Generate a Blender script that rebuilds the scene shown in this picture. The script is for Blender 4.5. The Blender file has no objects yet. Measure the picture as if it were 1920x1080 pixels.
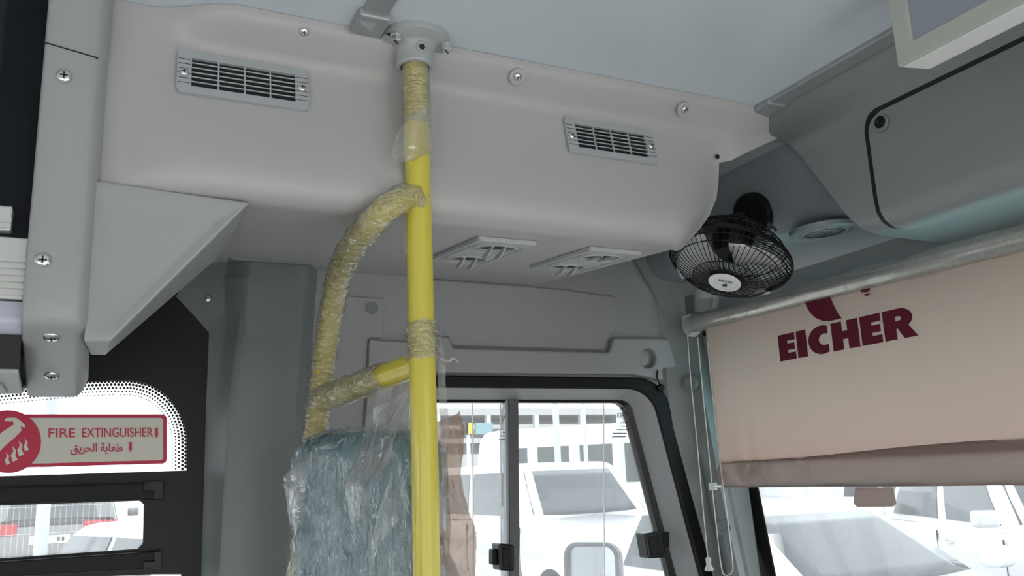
import bpy, bmesh, math, random
from mathutils import Vector, Matrix, noise
random.seed(7)
S = bpy.context.scene
COL = S.collection
PI = math.pi

# ------------------------------------------------------------------ camera
F, CX, CY = 1600.0, 960.0, 540.0
R_ = Vector((0.90045, -0.43328, -0.03829))      # camera right
U_ = Vector((-0.05922, -0.20931, 0.97605))      # camera up
W_ = Vector((0.43092, 0.87662, 0.21413))        # viewing direction
cam = bpy.data.cameras.new('camera'); cam.sensor_width = 36; cam.lens = F / 1920 * 36
cam.clip_start = 0.02; cam.clip_end = 400
camo = bpy.data.objects.new('camera', cam); COL.objects.link(camo)
camo.matrix_world = Matrix(((R_.x, U_.x, -W_.x, 0), (R_.y, U_.y, -W_.y, 0), (R_.z, U_.z, -W_.z, 0), (0, 0, 0, 1)))
S.camera = camo
# ------------------------------------------------------------------ world, exposure
w = bpy.data.worlds.new('overcast_sky'); S.world = w; w.use_nodes = True
bg = w.node_tree.nodes['Background']
bg.inputs[0].default_value = (0.93, 0.97, 1.0, 1); bg.inputs[1].default_value = 3.0
S.view_settings.view_transform = 'Standard'; S.view_settings.look = 'None'
S.view_settings.exposure = 0.88; S.view_settings.gamma = 1; S.view_settings.use_curve_mapping = False
S.cycles.transparent_max_bounces = 24
S.cycles.max_bounces = 10

def P(x, y, axis, val):
    """point of the place seen at photo pixel (x, y) on the plane axis = val"""
    d = R_ * (x - CX) + U_ * (CY - y) + W_ * F
    return d * (val / d['xyz'.index(axis)])

# ------------------------------------------------------------------ materials
def mat(name, col, rough=0.5, metal=0.0, bump=0.0, bscale=300.0, coat=0.0, vary=0.0, vscale=6.0, spec=0.5, trans=None):
    m = bpy.data.materials.new(name); m.use_nodes = True
    nt = m.node_tree; b = nt.nodes['Principled BSDF']
    b.inputs['Base Color'].default_value = (*col, 1)
    b.inputs['Roughness'].default_value = rough
    b.inputs['Metallic'].default_value = metal
    b.inputs['Coat Weight'].default_value = coat
    b.inputs['Specular IOR Level'].default_value = spec
    if bump or vary:
        tc = nt.nodes.new('ShaderNodeTexCoord')
    if bump:
        n = nt.nodes.new('ShaderNodeTexNoise'); n.inputs['Scale'].default_value = bscale; n.inputs['Detail'].default_value = 3
        bp = nt.nodes.new('ShaderNodeBump'); bp.inputs['Strength'].default_value = bump; bp.inputs['Distance'].default_value = 0.002
        nt.links.new(tc.outputs['Object'], n.inputs['Vector'])
        nt.links.new(n.outputs['Fac'], bp.inputs['Height']); nt.links.new(bp.outputs[0], b.inputs['Normal'])
    if vary:
        n2 = nt.nodes.new('ShaderNodeTexNoise'); n2.inputs['Scale'].default_value = vscale; n2.inputs['Detail'].default_value = 5
        rp = nt.nodes.new('ShaderNodeValToRGB')
        rp.color_ramp.elements[0].position = 0.3; rp.color_ramp.elements[1].position = 0.7
        rp.color_ramp.elements[0].color = (*[c * (1 - vary) for c in col], 1)
        rp.color_ramp.elements[1].color = (*[min(1, c * (1 + vary)) for c in col], 1)
        nt.links.new(tc.outputs['Object'], n2.inputs['Vector'])
        nt.links.new(n2.outputs['Fac'], rp.inputs[0]); nt.links.new(rp.outputs[0], b.inputs['Base Color'])
    if trans:                                     # cloth that lets daylight glow through
        out = nt.nodes['Material Output']; t = nt.nodes.new('ShaderNodeBsdfTranslucent'); t.inputs[0].default_value = (*trans[0], 1)
        mx = nt.nodes.new('ShaderNodeMixShader'); mx.inputs[0].default_value = trans[1]
        nt.links.new(b.outputs[0], mx.inputs[1]); nt.links.new(t.outputs[0], mx.inputs[2]); nt.links.new(mx.outputs[0], out.inputs[0])
    return m

def film_mat(name, tint, clear, gloss_rough=0.12, white=0.15, wcol=(0.9, 0.9, 0.9), bscale=120, bump=0.7, stretch=(1, 1, 1), refl=1.0):
    """thin plastic film / dusty glass: clear share, reflections, milky share"""
    m = bpy.data.materials.new(name); m.use_nodes = True; nt = m.node_tree; nt.nodes.clear()
    out = nt.nodes.new('ShaderNodeOutputMaterial')
    tr = nt.nodes.new('ShaderNodeBsdfTransparent'); tr.inputs[0].default_value = (*tint, 1)
    gl = nt.nodes.new('ShaderNodeBsdfGlossy'); gl.inputs['Roughness'].default_value = gloss_rough
    df = nt.nodes.new('ShaderNodeBsdfDiffuse'); df.inputs[0].default_value = (*wcol, 1)
    tl = nt.nodes.new('ShaderNodeBsdfTranslucent'); tl.inputs[0].default_value = (*wcol, 1)
    m0 = nt.nodes.new('ShaderNodeMixShader'); m0.inputs[0].default_value = 0.5
    nt.links.new(df.outputs[0], m0.inputs[1]); nt.links.new(tl.outputs[0], m0.inputs[2])
    m1 = nt.nodes.new('ShaderNodeMixShader'); m1.inputs[0].default_value = white
    nt.links.new(tr.outputs[0], m1.inputs[1]); nt.links.new(m0.outputs[0], m1.inputs[2])
    m2 = nt.nodes.new('ShaderNodeMixShader')
    fr = nt.nodes.new('ShaderNodeLayerWeight'); fr.inputs[0].default_value = 0.5
    pw = nt.nodes.new('ShaderNodeMath'); pw.operation = 'POWER'; pw.inputs[1].default_value = 4.0
    ma = nt.nodes.new('ShaderNodeMath'); ma.operation = 'MULTIPLY_ADD'; ma.inputs[1].default_value = 0.75; ma.inputs[2].default_value = (1 - clear) * 0.16 * refl
    nt.links.new(fr.outputs['Facing'], pw.inputs[0]); nt.links.new(pw.outputs[0], ma.inputs[0]); nt.links.new(ma.outputs[0], m2.inputs[0])
    nt.links.new(m1.outputs[0], m2.inputs[1]); nt.links.new(gl.outputs[0], m2.inputs[2])
    nt.links.new(m2.outputs[0], out.inputs[0])
    if bump:
        tc = nt.nodes.new('ShaderNodeTexCoord'); mp = nt.nodes.new('ShaderNodeMapping'); mp.inputs['Scale'].default_value = stretch
        n = nt.nodes.new('ShaderNodeTexNoise'); n.inputs['Scale'].default_value = bscale; n.inputs['Detail'].default_value = 4; n.inputs['Distortion'].default_value = 1.2
        bp = nt.nodes.new('ShaderNodeBump'); bp.inputs['Strength'].default_value = bump; bp.inputs['Distance'].default_value = 0.008
        nt.links.new(tc.outputs['Object'], mp.inputs[0]); nt.links.new(mp.outputs[0], n.inputs['Vector'])
        nt.links.new(n.outputs['Fac'], bp.inputs['Height'])
        for nd in (gl, fr, df): nt.links.new(bp.outputs[0], nd.inputs['Normal'])
    return m

M = dict(
    duct=mat('duct_plastic', (0.455, 0.443, 0.444), 0.42, bump=0.10, bscale=900, vary=0.015, vscale=3),
    frame=mat('frame_plastic', (0.37, 0.38, 0.37), 0.4, bump=0.08, bscale=900),
    ceiling=mat('ceiling_laminate', (0.66, 0.72, 0.77), 0.26, bump=0.12, bscale=500),
    strip=mat('strip_aluminium', (0.36, 0.38, 0.39), 0.38, 0.3),
    wall=mat('wall_plastic', (0.31, 0.31, 0.315), 0.5, bump=0.1, bscale=900),
    wallg=mat('pillar_plastic', (0.18, 0.20, 0.20), 0.36, bump=0.08, bscale=900),
    front=mat('front_plastic', (0.22, 0.245, 0.26), 0.4, bump=0.08, bscale=900),
    cabinet=mat('cabinet_plastic', (0.25, 0.265, 0.27), 0.38, bump=0.06, bscale=900),
    vent=mat('vent_plastic', (0.40, 0.42, 0.43), 0.4),
    vent2=mat('outlet_plastic', (0.46, 0.47, 0.47), 0.4),
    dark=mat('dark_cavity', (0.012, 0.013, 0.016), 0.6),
    black=mat('black_rubber', (0.008, 0.008, 0.009), 0.5, spec=0.25),
    blackp=mat('black_plastic', (0.006, 0.006, 0.007), 0.3, spec=0.3),
    frit=mat('black_glass_print', (0.010, 0.010, 0.011), 0.4, spec=0.25),
    navy=mat('navy_panel', (0.005, 0.007, 0.012), 0.5, spec=0.2),
    white=mat('white_plastic', (0.84, 0.84, 0.82), 0.35),
    bezel=mat('bezel_plastic', (0.50, 0.52, 0.47), 0.4),
    screen=mat('screen_glass', (0.33, 0.36, 0.39), 0.12, coat=0.6),
    chrome=mat('screw_steel', (0.75, 0.75, 0.74), 0.22, 1.0),
    alu=mat('rack_aluminium', (0.68, 0.68, 0.66), 0.35, 0.5),
    flange=mat('flange_paint', (0.40, 0.42, 0.42), 0.35),
    yellow=mat('yellow_paint', (0.66, 0.56, 0.075), 0.28, coat=0.3, vary=0.03, vscale=12),
    tubeplastic=mat('wrapped_tube', (0.60, 0.60, 0.58), 0.22, 0.75, bump=0.35, bscale=45),
    blind=mat('blind_cloth', (0.40, 0.34, 0.30), 0.8, bump=0.15, bscale=700, trans=((0.80, 0.61, 0.56), 0.66)),
    hem=mat('blind_hem_cloth', (0.31, 0.27, 0.25), 0.8, bump=0.15, bscale=700, trans=((0.66, 0.53, 0.49), 0.55)),
    maroon=mat('maroon_print', (0.14, 0.004, 0.025), 0.7, trans=((0.20, 0.006, 0.03), 0.25)),
    red=mat('sign_red', (0.50, 0.008, 0.055), 0.45),
    cream=mat('sign_cream', (0.62, 0.60, 0.53), 0.5),
    lilac=mat('light_strip_plastic', (0.50, 0.50, 0.60), 0.25),
    seat=mat('seat_fabric', (0.13, 0.215, 0.235), 0.75, bump=0.3, bscale=400, vary=0.2, vscale=30),
    film=film_mat('clear_film', (0.97, 0.97, 0.95), 0.45, 0.15, 0.10, bscale=90, bump=0.9),
    wrap=film_mat('wrapping_film', (0.97, 0.96, 0.9), 0.0, 0.07, 0.06, bscale=80, bump=1.0, stretch=(1, 1, 2.5), refl=1.9),
    sheet=film_mat('loose_film', (0.97, 0.97, 0.97), 0.0, 0.10, 0.26, bscale=28, bump=0.7, stretch=(1.2, 1.2, 0.7)),
    cover=film_mat('seat_cover_film', (0.93, 0.97, 0.97), 0.30, 0.13, 0.20, (0.72, 0.84, 0.86), bscale=22, bump=1.0, stretch=(3, 3, 0.6)),
    tan=film_mat('tan_film', (0.80, 0.66, 0.58), 0.55, 0.25, 0.66, (0.52, 0.37, 0.30), bscale=26, bump=1.0),
    glass=film_mat('dusty_window_glass', (0.63, 0.65, 0.66), 0.70, 0.03, 0.07, (0.9, 0.9, 0.9), bump=0),
    wglass=film_mat('tinted_windscreen', (0.66, 0.85, 0.86), 0.70, 0.03, 0.06, (0.5, 0.85, 0.88), bump=0),
    decal=mat('decal_print', (0.04, 0.04, 0.045), 0.6),
    cord=mat('white_cord', (0.62, 0.62, 0.58), 0.7),
    carwhite=mat('car_white', (0.78, 0.79, 0.80), 0.22, coat=0.8),
    carsilver=mat('car_silver', (0.24, 0.23, 0.225), 0.28, 0.4, coat=0.6),
    carglass=mat('car_glass', (0.06, 0.07, 0.075), 0.06, coat=0.5),
    carlight=mat('car_lamp_red', (0.55, 0.03, 0.04), 0.2),
    lamp=mat('car_lamp_clear', (0.7, 0.72, 0.74), 0.12, 0.3),
    tyre=mat('tyre', (0.02, 0.02, 0.02), 0.8),
    asphalt=mat('sandy_asphalt', (0.58, 0.55, 0.51), 0.9, bump=0.4, bscale=20, vary=0.12, vscale=0.4),
    concrete=mat('pale_concrete', (0.52, 0.51, 0.50), 0.8, vary=0.05, vscale=0.5),
    steelw=mat('white_post_paint', (0.66, 0.68, 0.70), 0.4),
    busglass=mat('bus_glass', (0.09, 0.10, 0.10), 0.08),
    blue=mat('blue_stripe', (0.05, 0.12, 0.42), 0.4),
    yelsign=mat('yellow_sign', (0.75, 0.55, 0.04), 0.5),
    greysign=mat('teal_sign', (0.25, 0.42, 0.44), 0.5),
    mirror=mat('mirror_glass', (0.85, 0.87, 0.88), 0.03, 1.0),
    mirrorgrey=mat('mirror_housing', (0.20, 0.20, 0.205), 0.4),
    floor=mat('floor_vinyl', (0.34, 0.34, 0.345), 0.6),
    mullion=mat('mullion_dark', (0.10, 0.10, 0.10), 0.4),
    bladeg=mat('fan_blade_plastic', (0.55, 0.56, 0.57), 0.3),
    badge=mat('badge_white', (0.75, 0.75, 0.76), 0.3),
)

# ------------------------------------------------------------------ mesh helpers
WL = {}
def add(name, V, Fc, m, parent=None, smooth=None, bevel=0.0, bseg=2, sub=0, solid=0.0, kind=None):
    V = [Vector(v) for v in V]
    lo = Vector((min(v.x for v in V), min(v.y for v in V), min(v.z for v in V)))
    hi = Vector((max(v.x for v in V), max(v.y for v in V), max(v.z for v in V)))
    c = (lo + hi) / 2
    me = bpy.data.meshes.new(name); me.from_pydata([v - c for v in V], [], Fc); me.validate()
    bm = bmesh.new(); bm.from_mesh(me)
    bmesh.ops.remove_doubles(bm, verts=bm.verts, dist=1e-6)
    bmesh.ops.recalc_face_normals(bm, faces=bm.faces); bm.to_mesh(me); bm.free()
    if isinstance(m, str): m = M[m]
    me.materials.append(m)
    if smooth is not None:
        me.shade_smooth()
        if smooth < 180: me.set_sharp_from_angle(angle=math.radians(smooth))
    o = bpy.data.objects.new(name, me); COL.objects.link(o)
    if parent is not None:
        o.parent = parent; o.location = c - WL[parent.name]
    else: o.location = c
    WL[o.name] = c
    if solid:
        md = o.modifiers.new('thickness', 'SOLIDIFY'); md.thickness = solid; md.offset = 0
    if bevel:
        md = o.modifiers.new('bevel', 'BEVEL'); md.width = bevel; md.segments = bseg; md.limit_method = 'ANGLE'; md.angle_limit = math.radians(32)
    if sub:
        md = o.modifiers.new('subdivision', 'SUBSURF'); md.levels = sub; md.render_levels = sub
    if kind: o['kind'] = kind
    return o

def thing(name, loc, label, cat, group=None):
    o = bpy.data.objects.new(name, None); COL.objects.link(o); o.location = loc; o.empty_display_size = 0.05
    WL[o.name] = Vector(loc); o['label'] = label; o['category'] = cat
    if group: o['group'] = group
    return o

def setting(name, loc):
    o = bpy.data.objects.new(name, None); COL.objects.link(o); o.location = loc; o['kind'] = 'structure'; WL[o.name] = Vector(loc)
    return o

def tag(o, label, cat, group=None):
    o['label'] = label; o['category'] = cat
    if group: o['group'] = group
    return o

def box(x0, x1, y0, y1, z0, z1):
    V = [(x, y, z) for x in (x0, x1) for y in (y0, y1) for z in (z0, z1)]
    return V, [(0, 1, 3, 2), (4, 6, 7, 5), (0, 4, 5, 1), (2, 3, 7, 6), (0, 2, 6, 4), (1, 5, 7, 3)]

def join(*parts):
    V, Fc = [], []
    for v, f in parts:
        n = len(V); V += [Vector(p) for p in v]; Fc += [tuple(i + n for i in q) for q in f]
    return V, Fc

def prism(pts, vec):
    """closed outline extruded by vec"""
    pts = [Vector(p) for p in pts]; vec = Vector(vec); n = len(pts)
    V = pts + [p + vec for p in pts]
    Fc = [tuple(range(n)), tuple(range(2 * n - 1, n - 1, -1))]
    Fc += [(i, (i + 1) % n, n + (i + 1) % n, n + i) for i in range(n)]
    return V, Fc

def loft(rings, closed=False, cap=False):
    n = len(rings[0]); V = [Vector(p) for r in rings for p in r]; Fc = []
    for i in range(len(rings) - 1):
        for j in range(n if closed else n - 1):
            k = (j + 1) % n
            Fc.append((i * n + j, i * n + k, (i + 1) * n + k, (i + 1) * n + j))
    if cap:
        Fc.append(tuple(range(n))); Fc.append(tuple((len(rings) - 1) * n + j for j in range(n - 1, -1, -1)))
    return V, Fc

def ringband(outer, inner, vec):
    """flat frame between two loops of equal length, extruded by vec"""
    n = len(outer); vec = Vector(vec)
    o = [Vector(p) for p in outer]; i_ = [Vector(p) for p in inner]
    return loft([o, [p + vec for p in o], [p + vec for p in i_], i_, o], closed=True)

def holed(outer, holes, vec):
    """polygon with holes extruded by vec"""
    bm = bmesh.new(); E = []
    for lp in [outer] + holes:
        vs = [bm.verts.new(p) for p in lp]
        E += [bm.edges.new((vs[i], vs[(i + 1) % len(vs)])) for i in range(len(vs))]
    bmesh.ops.triangle_fill(bm, edges=E, use_beauty=True)
    g = bmesh.ops.extrude_face_region(bm, geom=bm.faces[:])
    bmesh.ops.translate(bm, verts=[v for v in g['geom'] if isinstance(v, bmesh.types.BMVert)], vec=Vector(vec))
    bm.verts.ensure_lookup_table(); bm.verts.index_update()
    V = [v.co.copy() for v in bm.verts]; Fc = [tuple(v.index for v in f.verts) for f in bm.faces]; bm.free()
    return V, Fc

def frame_of(t):
    t = t.normalized(); a = Vector((0, 0, 1)) if abs(t.z) < 0.9 else Vector((1, 0, 0))
    u = t.cross(a).normalized(); return u, t.cross(u).normalized()

def tube(path, r, n=12, cap=True, closed=False):
    path = [Vector(p) for p in path]; rings = []; L = len(path)
    u = None
    for i, p in enumerate(path):
        if closed: t = path[(i + 1) % L] - path[i - 1]
        else: t = path[min(i + 1, L - 1)] - path[max(i - 1, 0)]
        t.normalize()
        if u is None: u, v = frame_of(t)
        else:
            u = (u - t * u.dot(t)).normalized(); v = t.cross(u)
        rr = r(i / (L - 1)) if callable(r) else r
        rings.append([p + (u * math.cos(a) + v * math.sin(a)) * rr for a in [2 * PI * k / n for k in range(n)]])
    if closed: rings.append(rings[0]); return loft(rings, closed=True)
    return loft(rings, closed=True, cap=cap)

def bez(pts, n=10):
    """Catmull-Rom through points"""
    pts = [Vector(p) for p in pts]; q = [pts[0] * 2 - pts[1]] + pts + [pts[-1] * 2 - pts[-2]]; out = []
    for i in range(1, len(q) - 2):
        for k in range(n):
            t = k / n; a, b, c, d = q[i - 1], q[i], q[i + 1], q[i + 2]
            out.append(0.5 * ((2 * b) + (c - a) * t + (2 * a - 5 * b + 4 * c - d) * t * t + (-a + 3 * b - 3 * c + d) * t ** 3))
    return out + [pts[-1]]

def lathe(prof, n=32, mtx=None):
    """profile of (r, h) turned about local z"""
    rings = [[Vector((r * math.cos(2 * PI * k / n), r * math.sin(2 * PI * k / n), h)) for k in range(n)] for r, h in prof]
    V, Fc = loft(rings, closed=True, cap=True)
    if mtx is not None: V = [mtx @ v for v in V]
    return V, Fc

def axis_mtx(p, zdir, xdir=None):
    z = Vector(zdir).normalized()
    if xdir is None: x, y = frame_of(z); y = z.cross(x)
    else:
        x = Vector(xdir); x = (x - z * x.dot(z)).normalized(); y = z.cross(x)
    return Matrix(((x.x, y.x, z.x, p[0]), (x.y, y.y, z.y, p[1]), (x.z, y.z, z.z, p[2]), (0, 0, 0, 1)))

def xf(g, m): return [m @ Vector(v) for v in g[0]], g[1]

def disc_pts(n=24, r=1.0): return [(r * math.cos(2 * PI * k / n), r * math.sin(2 * PI * k / n)) for k in range(n)]

def rrect(x0, x1, y0, y1, r, n=6):
    out = []
    for cx, cy, a0 in ((x1 - r, y1 - r, 0), (x0 + r, y1 - r, 90), (x0 + r, y0 + r, 180), (x1 - r, y0 + r, 270)):
        for k in range(n + 1):
            a = math.radians(a0 + 90 * k / n); out.append((cx + r * math.cos(a), cy + r * math.sin(a)))
    return out

def text_geo(body, width=None, height=None, bold=0.0):
    c = bpy.data.curves.new('lettering', 'FONT'); c.body = body; c.size = 1; c.offset = bold; c.resolution_u = 4
    o = bpy.data.objects.new('lettering', c); COL.objects.link(o)
    me = bpy.data.meshes.new_from_object(o.evaluated_get(bpy.context.evaluated_depsgraph_get()))
    V = [v.co.copy() for v in me.vertices]; Fc = [tuple(p.vertices) for p in me.polygons]
    bpy.data.objects.remove(o); bpy.data.curves.remove(c); bpy.data.meshes.remove(me)
    x0 = min(v.x for v in V); x1 = max(v.x for v in V); y0 = min(v.y for v in V); y1 = max(v.y for v in V)
    return [((v.x - x0) / (x1 - x0), (v.y - y0) / (y1 - y0)) for v in V], Fc

def on_plane(g2, o, u, v): return [Vector(o) + Vector(u) * a + Vector(v) * b for a, b in g2[0]], g2[1]

def screw(p, nrm, r, parent=None, name='screw', head=0.45, m='chrome'):
    mt = axis_mtx(p, nrm)
    prof = [(r, 0), (r, r * 0.15), (r * 0.9, r * head * 0.7), (r * 0.55, r * head), (0.001, r * head * 1.05)]
    o = add(name, *lathe(prof, 16, mt), m, parent, smooth=40)
    cr = join(box(-r * .5, r * .5, -r * .1, r * .1, r * head * .95, r * head * 1.12), box(-r * .1, r * .1, -r * .5, r * .5, r * head * .95, r * head * 1.12))
    add('cross_slot', *xf(cr, mt), 'dark', o)
    return o

def resample(path, n):
    path = [Vector(p) for p in path]; L = [0]
    for a, b in zip(path, path[1:]): L.append(L[-1] + (b - a).length)
    out = []
    for k in range(n):
        d = L[-1] * k / (n - 1); i = 0
        while i < len(L) - 2 and L[i + 1] < d: i += 1
        t = (d - L[i]) / max(1e-9, L[i + 1] - L[i]); out.append(path[i].lerp(path[i + 1], t))
    return out

def wob(p, s, a, seed=0.0):
    q = Vector(p) * s + Vector((seed, seed * 1.7, -seed)); return noise.noise_vector(q) * a

# =================================================================== THE SHELL OF THE BUS
ZC = 0.55                       # ceiling above the camera
YW = 1.45                       # driver's side wall
ZF = -1.35                      # cabin floor
ceil = add('ceiling', *box(-4.2, 1.30, -1.05, 1.55, ZC, ZC + 0.04), 'ceiling'); ceil['kind'] = 'structure'
flo = add('floor', *box(-4.2, 1.9, -1.05, 1.55, ZF - 0.06, ZF), 'floor'); flo['kind'] = 'structure'

def wpx(pts, y=YW): return [P(a, b, 'y', y) for a, b in pts]
def arc_px(c, r0, r1, a0, a1, n=6):
    return [(c[0] + r0 * math.cos(math.radians(a0 + (a1 - a0) * k / n)), c[1] - r1 * math.sin(math.radians(a0 + (a1 - a0) * k / n))) for k in range(n + 1)]
# driver's window loops (same number of points each)
def win_loop(xl, yt, xc, yc, rx, ry, xr_bot, ybot, yl=None):
    top = [(xl, ybot), (xl, yt)]
    top += arc_px((xc - rx, yc + ry), rx, ry, 84, 14, 7)
    return top + [(xr_bot, ybot)]
YB = 1420
L_out = win_loop(728, 703, 1250, 709, 62, 62, 1419, YB)
L_mid = win_loop(738, 727, 1229, 730, 58, 58, 1392, YB - 18)
L_in = win_loop(748, 746, 1203, 747, 28, 28, 1366, YB - 32)
# side wall, with the driver's window and the passenger window cut out
outer = [(-4.2, YW, ZF), (1.36, YW, ZF), (1.10, YW, 0.0), (1.07, YW, 0.28), (1.05, YW, ZC), (-4.2, YW, ZC)]
hole1 = wpx(L_mid)
hole2 = [(-1.25, YW, -0.62), (0.165, YW, -0.62), (0.165, YW, 0.30), (-1.25, YW, 0.30)]
hole3 = [(-3.9, YW, -0.62), (-1.45, YW, -0.62), (-1.45, YW, 0.20), (-3.9, YW, 0.20)]
wl = add('wall_left', *holed(outer, [hole1, hole2, hole3], (0, 0.05, 0)), 'wall'); wl['kind'] = 'structure'

# right-hand wall of the bus with its row of windows and the open entrance
ow = [(-4.2, -1.0, ZF), (1.3, -1.0, ZF), (1.3, -1.0, ZC), (-4.2, -1.0, ZC)]
hs = [[(a, -1.0, -0.75), (b, -1.0, -0.75), (b, -1.0, 0.12), (a, -1.0, 0.12)] for a, b in ((-2.65, -1.35), (-1.25, 0.05))]
hs.append([(0.2, -1.0, ZF + 0.02), (1.15, -1.0, ZF + 0.02), (1.15, -1.0, 0.30), (0.2, -1.0, 0.30)])
wr = add('wall_right', *holed(ow, hs, (0, -0.05, 0)), 'wall'); wr['kind'] = 'structure'
orr = [(-4.2, -1.05, ZF), (-4.2, 1.5, ZF), (-4.2, 1.5, ZC), (-4.2, -1.05, ZC)]
wre = add('wall_rear', *holed(orr, [[(-4.2, -0.5, -0.4), (-4.2, 0.95, -0.4), (-4.2, 0.95, 0.2), (-4.2, -0.5, 0.2)]], (-0.05, 0, 0)), 'wall'); wre['kind'] = 'structure'

# front end: moulded header above the windscreen, lower front panel
prof = [(0.96, 0.552), (1.004, 0.52), (1.010, 0.47), (1.020, 0.43), (1.030, 0.405), (1.042, 0.393), (1.06, 0.386), (1.11, 0.380), (1.165, 0.374), (1.188, 0.362), (1.20, 0.335), (1.206, 0.30), (1.215, 0.27)]
rings = [[(x, y, z) for x, z in prof] + [(1.27, y, 0.27), (1.27, y, 0.552)] for y in (0.83, 0.9, 1.1, 1.3, YW + 0.03)]
fr = add('wall_front', *join(loft(rings, closed=True, cap=True), box(1.2055, 1.27, -1.0, 0.83, 0.27, 0.5495)), 'front', smooth=35); fr['kind'] = 'structure'
lo = add('wall_front_lower', *box(1.30, 1.45, -1.0, 1.40, ZF, -0.62), 'front', bevel=0.02); lo['kind'] = 'structure'

# windscreen: curved tinted pane with its black printed border
def ws_pt(s, t, off=0.0):
    y = 1.385 - s * 2.37; z = 0.29 - t * 0.95
    x = 1.215 + 0.10 * t - 0.05 * abs(2 * s - 1) ** 3 + off
    return Vector((x, y + (-0.03 * t if s < .5 else 0.03 * t) * abs(2 * s - 1), z))
w3 = setting('window_3', (1.22, 0.2, -0.62))
NS = 24
rg = [[ws_pt(i / NS, j / 8) for i in range(NS + 1)] for j in range(9)]
add('pane', *loft(rg[2:]), 'glass', w3, smooth=180, solid=0.005)
add('shade_band', *loft(rg[:3]), 'wglass', w3, smooth=180, solid=0.005)
def ws_strip(s0, s1, t0, t1, n=16, off=-0.004):
    return loft([[ws_pt(s0 + (s1 - s0) * i / n, t0 + (t1 - t0) * j / 4, off) for i in range(n + 1)] for j in range(5)])
add('black_border', *join(ws_strip(-0.03, 0.006, 0, 1), ws_strip(0.978, 1.03, 0, 1), ws_strip(0, 1, 0, 0.035), ws_strip(0, 1, 0.95, 1)), 'frit', w3, smooth=180, solid=0.002)

# ------------------------------------------------------------------ driver's window
w1 = setting('window_1', P(980, YB, 'y', YW))
sl = [(p.x, YW - 0.012, p.z) for p in wpx(L_out)]; si = [(p.x, YW - 0.012, p.z) for p in wpx(L_mid)]
add('rubber_seal', *ringband(sl, si, (0, 0.03, 0)), 'black', w1, smooth=50, bevel=0.004)
sm = [(p.x, YW - 0.004, p.z) for p in wpx(L_mid)]; sn = [(p.x, YW + 0.03, p.z) for p in wpx(L_in, YW)]
add('frame', *loft([sm, [(a[0], YW + 0.05, a[2]) for a in sm], [(a[0], YW + 0.05, a[2]) for a in sn], sn, sm], closed=True), 'wall', w1, smooth=40)
L_track = win_loop(756, 751, 1194, 752, 24, 24, 1352, YB - 42)
tk = [(p.x, YW + 0.034, p.z) for p in wpx(L_track)]
add('glass_channel', *ringband([(a[0], YW + 0.030, a[2]) for a in sn], tk, (0, 0.018, 0)), 'blackp', w1, smooth=40)
def quad_pane(px, y, name, m, par, t=0.004):
    a = [(p.x, y, p.z) for p in wpx(px)]
    return add(name, *prism(a, (0, t, 0)), m, par)
quad_pane([(752, 749), (978, 749), (985, 1378), (752, 1378)], YW + 0.036, 'pane', 'glass', w1)
quad_pane([(958, 749), (1182, 750), (1198, 762), (1355, 1378), (965, 1378)], YW + 0.046, 'pane', 'glass', w1)
quad_pane([(966, 747), (984, 747), (990, 1380), (972, 1380)], YW + 0.028, 'mullion', 'mullion', w1, 0.024)
quad_pane([(961, 747), (967, 747), (973, 1380), (967, 1380)], YW + 0.031, 'mullion_edge', 'strip', w1, 0.012)
for xx in (899, 952, 1148):        # bright vertical pane edges
    quad_pane([(xx, 749), (xx + 1.6, 749), (xx + 6.6, 1378), (xx + 5, 1378)], YW + 0.034, 'pane_edge', 'white', w1, 0.002)
def latch(px, tab, y, flip):
    t = thing('window_latch', P(*px[0], 'y', y), tab, 'latch')
    a = [P(*q, 'y', y) for q in px]
    add('body', *prism(a, (0, 0.035, 0)), 'blackp', t, bevel=0.0035)
    x0, x1 = (px[0][0] - 12, px[0][0] + 4) if flip else (px[1][0] - 6, px[1][0] + 14)
    my = (px[0][1] + px[3][1]) / 2 + (0 if flip else -12)
    add('finger_tab', *prism([P(x0, my - 15, 'y', y + .012), P(x1, my - 15, 'y', y + .012), P(x1, my + 15, 'y', y + .012), P(x0, my + 15, 'y', y + .012)], (0, 0.02, 0)), 'black', t, bevel=0.003)
    a2 = [P(px[0][0] + 6, px[0][1] + 7, 'y', y - .002), P(px[1][0] - 6, px[1][1] + 7, 'y', y - .002), P(px[2][0] - 6, px[2][1] - 7, 'y', y - .002), P(px[3][0] + 6, px[3][1] - 7, 'y', y - .002)]
    add('raised_face', *prism(a2, (0, 0.006, 0)), 'black', t, bevel=0.002)
latch([(936, 1019), (965, 1021), (966, 1071), (938, 1070)], 'black window latch on the dark mullion of the driver window', YW - 0.006, True)
latch([(1209, 1000), (1242, 996), (1250, 1045), (1217, 1048)], 'black window latch at the slanted front edge of the driver window', YW - 0.006, False)
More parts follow.
